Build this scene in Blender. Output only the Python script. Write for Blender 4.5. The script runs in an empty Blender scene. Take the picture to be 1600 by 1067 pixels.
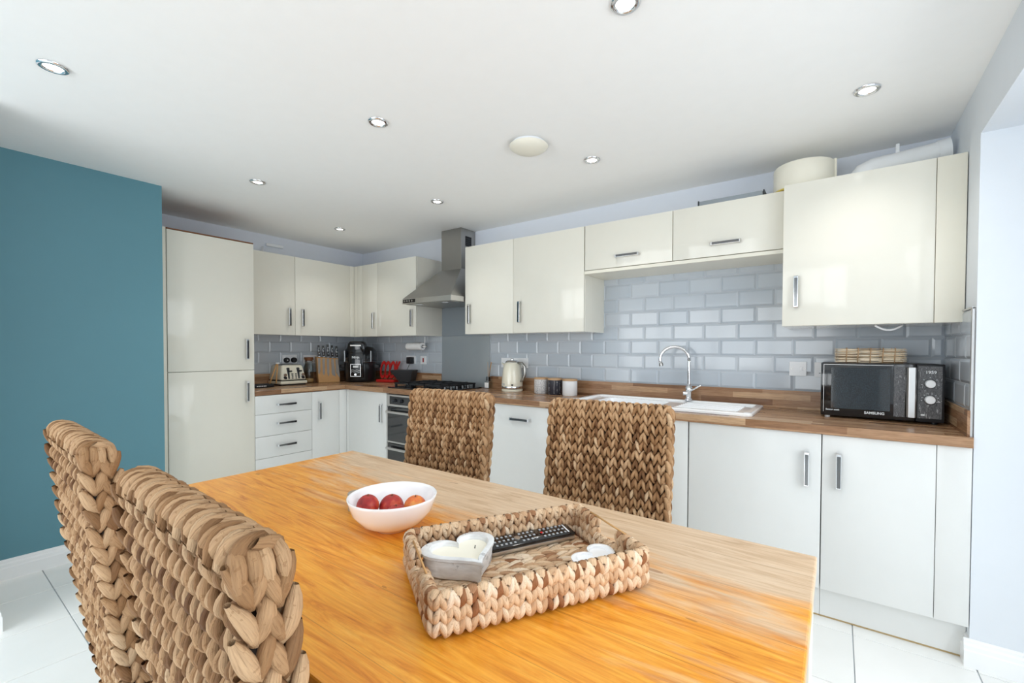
import bpy, bmesh, math, random
import numpy as np
from mathutils import Vector, Matrix
S = bpy.context.scene
COL = S.collection
R = random.Random(7)
PI = math.pi

# ------------------------------------------------------------------ camera, world, light, exposure
cam = bpy.data.cameras.new('camera'); camo = bpy.data.objects.new('camera', cam); COL.objects.link(camo); S.camera = camo
F_PX, YAW, PITCH, ROLL = 690.8237, 0.6171, -0.0190, 0.0035
CAM = Vector((4.5148, -3.1147, 1.2599))
fw = Vector((-math.sin(YAW)*math.cos(PITCH), math.cos(YAW)*math.cos(PITCH), math.sin(PITCH)))
rt = Vector((math.cos(YAW), math.sin(YAW), 0)); up = rt.cross(fw)
rt2 = rt*math.cos(ROLL) + up*math.sin(ROLL); up2 = up*math.cos(ROLL) - rt*math.sin(ROLL)
camo.matrix_world = Matrix(((rt2.x, up2.x, -fw.x, CAM.x), (rt2.y, up2.y, -fw.y, CAM.y), (rt2.z, up2.z, -fw.z, CAM.z), (0, 0, 0, 1)))
cam.sensor_width = 36; cam.lens = F_PX/1600*36; cam.clip_start = 0.02
cam.shift_x = (800-819.4089)/1600; cam.shift_y = (559.1895-533.5)/1600

W = bpy.data.worlds.new('daylight'); S.world = W; W.use_nodes = True
bg = W.node_tree.nodes['Background']; bg.inputs[0].default_value = (0.88, 0.94, 1.0, 1); bg.inputs[1].default_value = 1.4

def area(name, loc, rot, sx, sy, power, color):
    l = bpy.data.lights.new(name, 'AREA'); l.shape = 'RECTANGLE'; l.size = sx; l.size_y = sy; l.energy = power; l.color = color
    o = bpy.data.objects.new(name, l); o.location = loc; o.rotation_euler = rot; COL.objects.link(o); return o
area('daylight_side', (6.0, -2.3, 1.5), (0, PI/2-.42, 0), 2.4, 2.6, 78, (0.98, 0.99, 1.0))
area('rear_fill', (2.7, -5.75, 1.5), (PI/2-.3, 0, 0), 3.8, 2.4, 150, (1.0, 0.995, 0.985))  # fill light added behind the camera, from no known window
S.view_settings.view_transform = 'Standard'; S.view_settings.look = 'None'
S.view_settings.gamma = 1; S.view_settings.use_curve_mapping = False
S.view_settings.exposure = -0.2
S.cycles.max_bounces = 14; S.cycles.diffuse_bounces = 10; S.cycles.caustics_reflective = False; S.cycles.caustics_refractive = False
S.cycles.sample_clamp_indirect = 6

# ------------------------------------------------------------------ constants of the room (metres)
H, W_, FL = 2.357, 4.968, -0.025          # ceiling, right wall, floor level
ZT, ZB, WT = 2.125, 1.387, 0.91           # wall units top / bottom, worktop
TX = 0.765                                # teal wall plane
JY = -0.605                               # jamb of the wide opening
YR = -5.2                                 # rear wall

# ------------------------------------------------------------------ materials
def lin(r, g, b):
    f = lambda c: c/12.92 if c <= .04045 else ((c+.055)/1.055)**2.4
    return (f(r/255), f(g/255), f(b/255), 1)
class NT:
    def __init__(s, m): s.t = m.node_tree; s.N = s.t.nodes
    def n(s, typ, **kw):
        x = s.N.new(typ)
        for k, v in kw.items(): setattr(x, k, v)
        return x
    def l(s, a, b): s.t.links.new(a, b)
    def math(s, op, a, b=None, c=None):
        x = s.n('ShaderNodeMath', operation=op)
        for i, v in enumerate((a, b, c)):
            if v is None: continue
            if isinstance(v, (int, float)): x.inputs[i].default_value = v
            else: s.l(v, x.inputs[i])
        return x.outputs[0]
    def mix(s, fac, a, b, blend='MIX'):
        x = s.n('ShaderNodeMix', data_type='RGBA', blend_type=blend)
        for i, v in ((0, fac), (6, a), (7, b)):
            if isinstance(v, (int, float)): x.inputs[i].default_value = v
            elif isinstance(v, tuple): x.inputs[i].default_value = v
            else: s.l(v, x.inputs[i])
        return x.outputs[2]
    def ramp(s, fac, stops):
        x = s.n('ShaderNodeValToRGB'); cr = x.color_ramp
        while len(cr.elements) < len(stops): cr.elements.new(.5)
        for e, (p, c) in zip(cr.elements, stops): e.position = p; e.color = c
        s.l(fac, x.inputs[0]); return x.outputs[0]
    def noise(s, vec, scale, detail=3, rough=.5, dist=0.0):
        x = s.n('ShaderNodeTexNoise'); x.inputs['Scale'].default_value = scale; x.inputs['Detail'].default_value = detail
        x.inputs['Roughness'].default_value = rough; x.inputs['Distortion'].default_value = dist
        s.l(vec, x.inputs['Vector']); return x.outputs[0]
    def coord(s, which='Object', scale=(1, 1, 1), rot=(0, 0, 0)):
        c = s.n('ShaderNodeTexCoord'); m = s.n('ShaderNodeMapping')
        m.inputs['Scale'].default_value = scale; m.inputs['Rotation'].default_value = rot
        s.l(c.outputs[which], m.inputs[0]); return m.outputs[0]
    def bump(s, h, strength, dist=.002):
        b = s.n('ShaderNodeBump'); b.inputs['Strength'].default_value = strength; b.inputs['Distance'].default_value = dist
        s.l(h, b.inputs['Height']); s.l(b.outputs[0], s.bsdf.inputs['Normal']); return b
def new_mat(name, color, rough=.5, metal=0, spec=.5, coat=0, coat_rough=.05, trans=0, ior=1.45, emit=None, estr=0):
    m = bpy.data.materials.new(name); m.use_nodes = True; t = NT(m)
    b = t.N['Principled BSDF']; t.bsdf = b
    b.inputs['Base Color'].default_value = color; b.inputs['Roughness'].default_value = rough; b.inputs['Metallic'].default_value = metal
    b.inputs['Specular IOR Level'].default_value = spec; b.inputs['Coat Weight'].default_value = coat; b.inputs['Coat Roughness'].default_value = coat_rough
    b.inputs['Transmission Weight'].default_value = trans; b.inputs['IOR'].default_value = ior
    if emit: b.inputs['Emission Color'].default_value = emit; b.inputs['Emission Strength'].default_value = estr
    return m, t
M = {}
def simple(name, color, **k):
    m, t = new_mat(name, color, **k)
    v = t.noise(t.coord(), 14, 4); h = t.math('MULTIPLY', v, 1.0)
    c = t.mix(.06, color, t.ramp(v, [(.3, tuple(x*.8 for x in color[:3])+(1,)), (.7, color)])); t.l(c, t.bsdf.inputs['Base Color'])
    M[name] = m; return m, t
def paint(name, color, rough=.75, k=.12):
    m, t = simple(name, color, rough=rough, spec=.3); t.bump(t.noise(t.coord(), 260, 2), k, .001); return m
paint('ceiling_paint', lin(247, 247, 246), .8)
paint('wall_paint', lin(222, 226, 235), .7)
paint('white_wall', lin(222, 227, 233), .6)
paint('teal_paint', lin(98, 144, 157), .5)
simple('gloss_white', lin(243, 244, 245), rough=.28)
simple('cream_gloss', lin(227, 224, 213), rough=.10, spec=.3, coat=.1, coat_rough=.03)
simple('cream_edge', lin(228, 224, 210), rough=.35)
simple('base_gloss', lin(224, 225, 223), rough=.22, spec=.35)
simple('chrome', (.82, .83, .85, 1), rough=.08, metal=1)
simple('darkened_chrome', (.17, .175, .18, 1), rough=.16, metal=1)  # darkened chrome; on the handle faces it stands in for a dark reflection
m, t = simple('steel', (.42, .41, .39, 1), rough=.33, metal=1); t.bump(t.noise(t.coord(scale=(1, 1, 60)), 20, 3), .05, .001)
m, t = simple('steel_light', (.62, .61, .60, 1), rough=.3, metal=1); t.bump(t.noise(t.coord(scale=(60, 60, 1)), 20, 3), .05, .001)
simple('cooker_black', (.010, .011, .013, 1), rough=.28, coat=.3)
simple('blade_steel', (.22, .20, .18, 1), rough=.45, metal=1)
simple('black_gloss', (.006, .007, .009, 1), rough=.12, coat=.5)
simple('black_matt', (.012, .013, .016, 1), rough=.5)
simple('charcoal', (.03, .034, .04, 1), rough=.45)
simple('white_plastic', lin(236, 238, 241), rough=.3)
simple('cream_plastic', lin(233, 229, 215), rough=.4)
simple('cream_enamel', lin(232, 228, 210), rough=.2, coat=.5)
simple('ceramic', lin(246, 247, 249), rough=.12, coat=.5)
simple('red_paint', lin(196, 38, 34), rough=.35)
simple('neon_red', lin(150, 20, 30), rough=.3)
simple('grout', lin(190, 195, 201), rough=.8)
simple('dark_gap', (.02, .017, .012, 1), rough=.9)
simple('paper', lin(244, 244, 244), rough=.9)
simple('pale_wood', lin(196, 150, 96), rough=.5)
simple('lid_wood', lin(186, 150, 112), rough=.5)
simple('dark_wood', lin(120, 74, 42), rough=.5)
simple('yellow_edge', lin(214, 190, 86), rough=.4)
simple('splash_glass', lin(150, 158, 163), rough=.06, coat=1.0, coat_rough=.02)
simple('splash_panel', lin(140, 148, 154), rough=.2)
simple('mdf_edge', lin(176, 152, 110), rough=.8)
simple('wax', lin(243, 238, 222), rough=.4)
simple('grey_tin', lin(160, 152, 140), rough=.4)
simple('grey_print', lin(176, 180, 184), rough=.5)
simple('white_print', lin(235, 238, 240), rough=.5)
simple('led_white', (1, 1, 1, 1), emit=(1, .98, .95, 1), estr=4.5)
simple('clear_window', (.9, .95, 1, 1), rough=.02)
def thin_glass(name, tint, k):
    m = bpy.data.materials.new(name); m.use_nodes = True; t = NT(m); t.N.remove(t.N['Principled BSDF'])
    a = t.n('ShaderNodeBsdfTransparent'); a.inputs[0].default_value = tint; g = t.n('ShaderNodeBsdfGlossy'); g.inputs['Roughness'].default_value = .03
    f = t.n('ShaderNodeFresnel'); f.inputs[0].default_value = 1.45; x = t.n('ShaderNodeMixShader')
    geo = t.n('ShaderNodeNewGeometry'); ff = t.math('MULTIPLY', t.math('MULTIPLY', f.outputs[0], k), t.math('SUBTRACT', 1.0, geo.outputs['Backfacing'])); t.l(ff, x.inputs[0]); t.l(a.outputs[0], x.inputs[1]); t.l(g.outputs[0], x.inputs[2])
    t.l(x.outputs[0], t.N['Material Output'].inputs[0]); M[name] = m
thin_glass('window_glass', (.97, .99, 1, 1), 1.0)
thin_glass('jar_glass', (.90, .93, .93, 1), 1.5)

# glazed metro tile, a touch different from tile to tile
m, t = new_mat('metro_tile', lin(186, 192, 200), rough=.12, spec=.5, coat=.1, coat_rough=.03)
oi = t.n('ShaderNodeObjectInfo')
t.l(t.ramp(oi.outputs['Random'], [(0, lin(180, 188, 197)), (.5, lin(187, 194, 202)), (1, lin(193, 199, 206))]), t.bsdf.inputs['Base Color'])
t.bump(t.noise(t.coord(), 9, 2), .12, .003); M['metro_tile'] = m
m, t = new_mat('floor_tile', lin(226, 229, 228), rough=.22, spec=.5)
oi = t.n('ShaderNodeObjectInfo')
c = t.mix(.35, t.ramp(oi.outputs['Random'], [(0, lin(238, 239, 237)), (1, lin(246, 246, 244))]), t.ramp(t.noise(t.coord(), 5, 4), [(.3, lin(238, 239, 236)), (.7, lin(247, 247, 245))]))
t.l(c, t.bsdf.inputs['Base Color']); M['floor_tile'] = m

# butcher-block laminate: staves printed along one axis, on the top and over the front edge
def staves(name, axis, w=.036, L=.42):
    m, t = new_mat(name, (.3, .2, .1, 1), rough=.27, spec=.45)
    sep = t.n('ShaderNodeSeparateXYZ'); t.l(t.coord(), sep.inputs[0])
    u, v = (sep.outputs[0], sep.outputs[1]) if axis == 'x' else (sep.outputs[1], sep.outputs[0])
    vv = t.math('DIVIDE', t.math('ADD', t.math('ADD', v, sep.outputs[2]), 20.013), w); row = t.math('FLOOR', vv)
    wn = t.n('ShaderNodeTexWhiteNoise', noise_dimensions='1D'); t.l(row, wn.inputs['W'])
    uu = t.math('ADD', t.math('DIVIDE', u, L), t.math('MULTIPLY', wn.outputs[0], 7.3)); col = t.math('FLOOR', uu)
    wn2 = t.n('ShaderNodeTexWhiteNoise', noise_dimensions='2D'); cb = t.n('ShaderNodeCombineXYZ'); t.l(row, cb.inputs[0]); t.l(col, cb.inputs[1]); t.l(cb.outputs[0], wn2.inputs[0])
    base = t.ramp(wn2.outputs[0], [(0, lin(128, 92, 66)), (.3, lin(156, 117, 86)), (.55, lin(172, 134, 102)), (.8, lin(188, 152, 118)), (1, lin(206, 174, 140))])
    sc = (5, 60, 60) if axis == 'x' else (60, 5, 60)
    g = t.noise(t.coord(scale=sc), 2.2, 6, .65, .6)
    c = t.mix(.75, base, t.ramp(g, [(.25, (.45, .4, .36, 1)), (.6, (1, 1, 1, 1)), (.85, (1.12, 1.1, 1.06, 1))]), 'MULTIPLY')
    fr = t.math('FRACT', vv); edge = t.math('LESS_THAN', fr, .03)
    c = t.mix(t.math('MULTIPLY', edge, .35), c, (.10, .06, .035, 1)); t.l(c, t.bsdf.inputs['Base Color'])
    t.bump(g, .06, .001); M[name] = m
staves('staves_x', 'x'); staves('staves_y', 'y')

# worn varnished oak for the table: honey varnish gone along the far side, bare pale wood showing in streaks with the grain
m, t = new_mat('table_oak', (.5, .3, .1, 1), rough=.34, spec=.5)
sep = t.n('ShaderNodeSeparateXYZ'); t.l(t.coord(), sep.inputs[0]); X, Y = sep.outputs[0], sep.outputs[1]
vv = t.math('DIVIDE', t.math('ADD', Y, 5.03), .145); row = t.math('FLOOR', vv)
wn = t.n('ShaderNodeTexWhiteNoise', noise_dimensions='1D'); t.l(row, wn.inputs['W'])
off = t.n('ShaderNodeCombineXYZ'); t.l(t.math('MULTIPLY', wn.outputs[0], 9), off.inputs[0]); t.l(t.math('MULTIPLY', row, 3.7), off.inputs[1])
va = t.n('ShaderNodeVectorMath', operation='ADD'); t.l(t.coord(), va.inputs[0]); t.l(off.outputs[0], va.inputs[1])
mp = t.n('ShaderNodeMapping'); mp.inputs['Scale'].default_value = (1.3, 13, 9); t.l(va.outputs[0], mp.inputs[0])
g1 = t.noise(mp.outputs[0], 2.2, 8, .66, 2.2)
mp2 = t.n('ShaderNodeMapping'); mp2.inputs['Scale'].default_value = (4, 120, 120); t.l(va.outputs[0], mp2.inputs[0])
g2 = t.noise(mp2.outputs[0], 2.0, 4, .6)
honey = t.ramp(g1, [(.28, lin(196, 108, 24)), (.45, lin(228, 148, 44)), (.6, lin(240, 168, 62)), (.78, lin(248, 190, 90))])
pale = t.ramp(g1, [(.25, lin(190, 160, 126)), (.5, lin(214, 190, 162)), (.8, lin(228, 210, 188))])
mp3 = t.n('ShaderNodeMapping'); mp3.inputs['Scale'].default_value = (.9, 4.5, 1); t.l(t.coord(), mp3.inputs[0])
w = t.noise(mp3.outputs[0], 2.2, 6, .65, .5)
# local table frame: y from -0.46 (near) to 0.46 (far), x from -0.96 to 0.96
reach = t.math('ADD', t.math('MULTIPLY', Y, 2.1), t.math('ADD', t.math('MULTIPLY', X, .20), .05))
edgeX = t.math('MULTIPLY', t.math('MAXIMUM', t.math('SUBTRACT', t.math('ABSOLUTE', X), .86), 0), 3.0)
worn = t.math('SUBTRACT', t.math('ADD', reach, t.math('MULTIPLY', t.math('SUBTRACT', w, .5), 2.2)), edgeX)
worn = t.math('MINIMUM', t.math('MAXIMUM', t.math('MULTIPLY', worn, 1.6), 0), .92)
c = t.mix(worn, honey, pale)
c = t.mix(.5, c, t.ramp(g2, [(.3, (.72, .66, .6, 1)), (.6, (1, 1, 1, 1))]), 'MULTIPLY')
kn = t.noise(t.coord(scale=(3, 11, 1)), 2.1, 2, .4); c = t.mix(t.math('MULTIPLY', t.math('GREATER_THAN', kn, .755), .45), c, lin(130, 72, 28))
fr = t.math('FRACT', vv); c = t.mix(t.math('MULTIPLY', t.math('LESS_THAN', fr, .012), .35), c, lin(120, 80, 40))
t.l(c, t.bsdf.inputs['Base Color']); t.l(t.math('ADD', t.math('MULTIPLY', worn, .12), .3), t.bsdf.inputs['Roughness'])
t.bump(g2, .08, .0008); M['table_oak'] = m

# plaited water-hyacinth / banana leaf: tint per strand (attribute), fibre lines along the strand (UV)
def strand(name, stops, bump=.55):
    m, t = new_mat(name, (.4, .3, .15, 1), rough=.62, spec=.25)
    a = t.n('ShaderNodeAttribute', attribute_name='tint'); uv = t.n('ShaderNodeUVMap', uv_map='UVMap')
    mp = t.n('ShaderNodeMapping'); mp.inputs['Scale'].default_value = (16, 1.3, 1); t.l(uv.outputs[0], mp.inputs[0])
    f = t.noise(mp.outputs[0], 1.6, 5, .65, .4)
    mpb = t.n('ShaderNodeMapping'); mpb.inputs['Scale'].default_value = (2.2, 3.2, 1); t.l(uv.outputs[0], mpb.inputs[0])
    b = t.noise(mpb.outputs[0], 1.8, 3, .6)
    base = t.ramp(a.outputs['Fac'], stops)
    c = t.mix(.7, base, t.ramp(f, [(.25, (.38, .28, .20, 1)), (.5, (.95, .92, .88, 1)), (.75, (1.15, 1.12, 1.06, 1))]), 'MULTIPLY')
    c = t.mix(t.math('MULTIPLY', t.math('GREATER_THAN', b, .62), .35), c, lin(120, 78, 42)); t.l(c, t.bsdf.inputs['Base Color'])
    t.bump(f, bump, .0022); M[name] = m
strand('seagrass', [(0, lin(104, 71, 45)), (.28, lin(152, 115, 80)), (.6, lin(177, 141, 105)), (.88, lin(194, 161, 126)), (1, lin(206, 178, 146))], .9)
strand('tray_leaf', [(0, lin(146, 100, 68)), (.12, lin(194, 158, 124)), (.5, lin(214, 183, 150)), (.8, lin(224, 199, 170)), (1, lin(232, 213, 190))], .5)
simple('strand_core', lin(40, 25, 14), rough=.9)  # near-black colour puts shade into the gaps between the strands
m, t = simple('twig', lin(190, 165, 130), rough=.8)
oi = t.n('ShaderNodeAttribute', attribute_name='tint'); t.l(t.ramp(oi.outputs['Fac'], [(0, lin(140, 114, 86)), (.25, lin(216, 192, 160)), (1, lin(248, 236, 214))]), t.bsdf.inputs['Base Color'])
m, t = new_mat('canister_speckle', lin(198, 198, 200), rough=.35)
v = t.n('ShaderNodeTexVoronoi'); v.inputs['Scale'].default_value = 140; t.l(t.coord(), v.inputs['Vector'])
t.l(t.ramp(v.outputs['Distance'], [(.28, lin(120, 124, 130)), (.38, lin(214, 214, 214))]), t.bsdf.inputs['Base Color']); M['canister_speckle'] = m
m, t = new_mat('canister_pattern', lin(60, 62, 70), rough=.35)
v = t.n('ShaderNodeTexVoronoi', distance='MANHATTAN'); v.inputs['Scale'].default_value = 95; v.inputs['Randomness'].default_value = .3; t.l(t.coord(), v.inputs['Vector'])
t.l(t.ramp(v.outputs['Distance'], [(.3, lin(222, 222, 222)), (.36, lin(48, 50, 60))]), t.bsdf.inputs['Base Color']); M['canister_pattern'] = m
m, t = new_mat('white_distressed', lin(228, 228, 228), rough=.6)
n1 = t.noise(t.coord(), 22, 5, .6); n2 = t.noise(t.coord(scale=(1, 1, 3)), 30, 4)
c = t.mix(t.math('MULTIPLY', t.math('GREATER_THAN', n1, .61), .5), t.ramp(n2, [(.3, lin(206, 206, 206)), (.7, lin(236, 237, 238))]), lin(132, 132, 134)); t.l(c, t.bsdf.inputs['Base Color'])
t.bump(n2, .4, .002); M['white_distressed'] = m
m, t = new_mat('peach', lin(180, 60, 40), rough=.4)
oi = t.n('ShaderNodeObjectInfo'); n1 = t.noise(t.coord(), 18, 4, .6)
t.l(t.ramp(t.math('ADD', t.math('MULTIPLY', n1, .7), t.math('MULTIPLY', oi.outputs['Random'], .0)), [(.22, lin(112, 22, 30)), (.36, lin(170, 44, 40)), (.46, lin(205, 92, 56))]), t.bsdf.inputs['Base Color']); M['peach'] = m
m, t = new_mat('peach_orange', lin(220, 130, 60), rough=.4); n1 = t.noise(t.coord(), 20, 4, .6)
t.l(t.ramp(n1, [(.3, lin(186, 60, 40)), (.5, lin(220, 116, 54)), (.7, lin(232, 170, 84))]), t.bsdf.inputs['Base Color']); M['peach_orange'] = m
m, t = new_mat('marble_film', (.1, .1, .1, 1), rough=.3)
n1 = t.noise(t.coord(scale=(5, 5, 1.6)), 9, 5, .7, 2.5); t.l(t.ramp(n1, [(.3, (.012, .012, .014, 1)), (.46, (.15, .15, .155, 1)), (.54, (.03, .03, .034, 1)), (.66, (.42, .42, .43, 1))]), t.bsdf.inputs['Base Color']); M['marble_film'] = m
m, t = new_mat('oven_glass', (.012, .013, .015, 1), rough=.05, coat=1); M['oven_glass'] = m
m, t = new_mat('mesh_window', (.012, .015, .02, 1), rough=.06, coat=.6)
v = t.n('ShaderNodeTexVoronoi'); v.inputs['Scale'].default_value = 330; t.l(t.coord(), v.inputs['Vector'])
t.l(t.ramp(v.outputs['Distance'], [(.22, (.07, .095, .115, 1)), (.36, (.006, .008, .010, 1))]), t.bsdf.inputs['Base Color']); M['mesh_window'] = m

# ------------------------------------------------------------------ mesh helpers
class B:
    """Collects shapes and links them as ONE mesh object."""
    def __init__(s): s.bm = bmesh.new()
    def _merge(s, bm2, mat=None):
        if mat is not None: bmesh.ops.transform(bm2, matrix=mat, verts=bm2.verts)
        me = bpy.data.meshes.new('tmp'); bm2.to_mesh(me); bm2.free(); s.bm.from_mesh(me); bpy.data.meshes.remove(me); return s
    def box(s, x0, x1, y0, y1, z0, z1, bev=0, seg=1, mat=None):
        bm = bmesh.new(); bmesh.ops.create_cube(bm, size=1)
        for v in bm.verts: v.co = Vector((x0+(v.co.x+.5)*(x1-x0), y0+(v.co.y+.5)*(y1-y0), z0+(v.co.z+.5)*(z1-z0)))
        if bev: bmesh.ops.bevel(bm, geom=bm.edges[:], offset=bev, segments=seg, profile=.5, affect='EDGES')
        return s._merge(bm, mat)
    def lathe(s, prof, n=32, c=(0, 0, 0), mat=None, sx=1, sy=1):
        bm = bmesh.new(); rings = []
        for r, z in prof:
            if r < 1e-6: rings.append([bm.verts.new((c[0], c[1], c[2]+z))])
            else: rings.append([bm.verts.new((c[0]+r*sx*math.cos(2*PI*i/n), c[1]+r*sy*math.sin(2*PI*i/n), c[2]+z)) for i in range(n)])
        for a, b in zip(rings, rings[1:]):
            for i in range(n):
                j = (i+1) % n; q = []
                for ring, k in ((a, i), (a, j), (b, j), (b, i)):
                    vv = ring[k % len(ring)]
                    if vv not in q: q.append(vv)
                if len(q) > 2: bm.faces.new(q)
        bmesh.ops.recalc_face_normals(bm, faces=bm.faces); return s._merge(bm, mat)
    def cyl(s, p0, p1, r0, r1=None, n=20):
        p0, p1 = Vector(p0), Vector(p1); d = p1-p0; r1 = r0 if r1 is None else r1
        q = Vector((0, 0, 1)).rotation_difference(d.normalized()).to_matrix().to_4x4()
        return s.lathe([(0, 0), (r0, 0), (r1, d.length), (0, d.length)], n, mat=Matrix.Translation(p0) @ q)
    def tube(s, pts, r, n=10, closed=False):
        pts = [Vector(p) for p in pts]; bm = bmesh.new(); rings = []; N = len(pts); ref = None
        for i, p in enumerate(pts):
            a = pts[(i-1) % N] if (i or closed) else p; b = pts[(i+1) % N] if (i < N-1 or closed) else p
            t = (b-a).normalized()
            if ref is None: ref = t.orthogonal().normalized()
            ref = (ref-t*ref.dot(t)).normalized(); o = t.cross(ref); rr = r[i] if isinstance(r, (list, tuple)) else r
            rings.append([bm.verts.new(p+(ref*math.cos(2*PI*k/n)+o*math.sin(2*PI*k/n))*rr) for k in range(n)])
        for i in range(N if closed else N-1):
            a, b = rings[i], rings[(i+1) % N]
            for k in range(n): bm.faces.new((a[k], a[(k+1) % n], b[(k+1) % n], b[k]))
        if not closed: bm.faces.new(rings[0][::-1]); bm.faces.new(rings[-1])
        bmesh.ops.recalc_face_normals(bm, faces=bm.faces); return s._merge(bm)
    def prism(s, poly, d0, d1, axes='xz', bev=0):
        """poly in the plane of the two axes, extruded along the third from d0 to d1."""
        i, j = 'xyz'.index(axes[0]), 'xyz'.index(axes[1]); k = 3-i-j; bm = bmesh.new()
        def P(p, d):
            v = [0, 0, 0]; v[i], v[j], v[k] = p[0], p[1], d; return v
        a = [bm.verts.new(P(p, d0)) for p in poly]; b = [bm.verts.new(P(p, d1)) for p in poly]; n = len(poly)
        bm.faces.new(a); bm.faces.new(b[::-1])
        for q in range(n): bm.faces.new((a[q], b[q], b[(q+1) % n], a[(q+1) % n]))
        bmesh.ops.recalc_face_normals(bm, faces=bm.faces)
        if bev: bmesh.ops.bevel(bm, geom=bm.edges[:], offset=bev, segments=2, profile=.5, affect='EDGES')
        return s._merge(bm)
    def frustum(s, b0, b1, z0, z1, bev=0):
        """b = (x0,x1,y0,y1) at z0 and at z1"""
        bm = bmesh.new(); q = []
        for (x0, x1, y0, y1), z in ((b0, z0), (b1, z1)): q.append([bm.verts.new(p) for p in ((x0, y0, z), (x1, y0, z), (x1, y1, z), (x0, y1, z))])
        bm.faces.new(q[0][::-1]); bm.faces.new(q[1])
        for k in range(4): bm.faces.new((q[0][k], q[0][(k+1) % 4], q[1][(k+1) % 4], q[1][k]))
        if bev: bmesh.ops.bevel(bm, geom=bm.edges[:], offset=bev, segments=3, profile=.5, affect='EDGES')
        bmesh.ops.recalc_face_normals(bm, faces=bm.faces); return s._merge(bm)
    def mesh(s, name):
        me = bpy.data.meshes.new(name); s.bm.to_mesh(me); s.bm.free(); return me
    def build(s, name, mat, parent=None, smooth=None, loc=None):
        return link(name, s.mesh(name), mat, parent, smooth, loc)
def link(name, me, mat, parent=None, smooth=None, loc=None, rotz=0):
    if not me.materials: me.materials.append(M[mat])
    if smooth:
        me.shade_smooth()
        if smooth is not True: me.set_sharp_from_angle(angle=math.radians(smooth))
    o = bpy.data.objects.new(name, me); COL.objects.link(o)
    if parent is not None: o.parent = parent
    if loc is not None: o.location = loc
    if rotz: o.rotation_euler = (0, 0, rotz)
    return o
def tag(o, label=None, cat=None, group=None, kind=None):
    for k, v in (('label', label), ('category', cat), ('group', group), ('kind', kind)):
        if v: o[k] = v
    return o
def thing(name, label, cat, loc=(0, 0, 0), rotz=0, group=None):
    o = bpy.data.objects.new(name, None); o.empty_display_size = .05; COL.objects.link(o); o.location = loc; o.rotation_euler = (0, 0, rotz)
    return tag(o, label, cat, group)
def text_mesh(txt, size, depth=.0006, align='CENTER', bold=0):
    c = bpy.data.curves.new('txt', 'FONT'); c.body = txt; c.size = size; c.extrude = depth; c.align_x = align; c.align_y = 'CENTER'; c.offset = bold; c.resolution_u = 3
    o = bpy.data.objects.new('txt', c); COL.objects.link(o)
    me = bpy.data.meshes.new_from_object(o.evaluated_get(bpy.context.evaluated_depsgraph_get())); bpy.data.objects.remove(o); bpy.data.curves.remove(c); return me
def put_text(name, txt, size, mat, parent, loc, rot, depth=.0006, bold=0, squeeze=1):
    me = text_mesh(txt, size, depth, bold=bold); o = link(name, me, mat, parent); o.location = loc; o.rotation_euler = rot; o.scale = (squeeze, 1, 1); return o
def struct(o): o['kind'] = 'structure'; return o

# ------------------------------------------------------------------ the room
fl = struct(B().box(-.2, 5.62, YR-.2, .2, FL-.12, FL-.006).build('floor', 'grout'))
xs = [.78-.403*k for k in (1, 0)] ; xs = [-.1, .308, .711, 1.114, 1.522, 1.925, 2.328, 2.731, 2.974, 3.377, 3.78, 4.183, 4.586, 4.989, 5.392, 5.6]
ys = [0] + [-.239-.4035*k for k in range(13)]
def cbox(cache, w, h, build):
    key = (round(w, 4), round(h, 4))
    if key not in cache: cache[key] = build(*key)
    return cache[key]
fcache = {}
for x0, x1 in zip(xs, xs[1:]):
    for y1, y0 in zip(ys, ys[1:]):
        if x1 < .76 and y1 < -2.05: continue
        if x0 > 4.9 and y1 > -.2: continue
        me = cbox(fcache, x1-x0-.004, y1-y0-.004, lambda w, h: B().box(-w/2, w/2, -h/2, h/2, -.006, 0, .0012).mesh('tile'))
        link('tile', me, 'floor_tile', fl, loc=((x0+x1)/2, (y0+y1)/2, FL))
struct(B().box(-.2, 5.62, YR-.2, .2, H, H+.12).build('ceiling', 'ceiling_paint'))
wb = struct(B().box(-.15, W_+.15, 0, .15, FL, H).build('wall_back', 'wall_paint'))
wl = struct(B().box(-.15, 0, -2.08, 0, FL, H).build('wall_left', 'wall_paint'))
struct(B().box(-.15, TX, YR, -2.08, FL, H).build('wall_teal', 'teal_paint'))
# right wall: pier beside the units, lintel over the wide opening, far pier; the opening is a deep white bay
wr = struct(B().box(W_, W_+.6, JY, 0, FL, H).box(W_, W_+.6, -3.5, JY, 2.131, H).box(W_, W_+.6, YR, -3.5, FL, H).build('wall_right', 'white_wall'))
struct(B().box(1.5-1.65+.15, .9, YR-.15, YR, FL, H).box(4.5, 5.57, YR-.15, YR, FL, H).box(.9, 4.5, YR-.15, YR, 2.12, H).build('wall_rear', 'white_wall'))
struct(B().box(TX, 1.432, -3.02, -2.884, FL, H).build('wall_nib', 'white_wall'))
def skirting(name, runs):
    b = B()
    prof = [(0, 0), (.018, 0), (.018, .066), (.0145, .072), (.0145, .086), (.009, .094), (.009, .104), (.005, .110), (0, .112)]
    for kind, c, s, a, e in runs:      # kind: which axis it runs along; c: wall plane; s: outward sign
        pl = [(c+s*o, FL+z) for o, z in prof]
        b.prism(pl, a, e, 'yz' if kind == 'x' else 'xz')
    return struct(b.build(name, 'gloss_white'))
skirting('baseboard_left', [('y', TX, 1, -2.865, -2.085)])
skirting('baseboard_nib', [('x', -2.884, 1, TX+.0, 1.4500), ('y', 1.432, 1, -3.02, -2.8845)])
skirting('baseboard_right', [('y', W_, -1, JY+.0005, -.54), ('x', JY, -1, W_-.018, W_+.6)])
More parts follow.
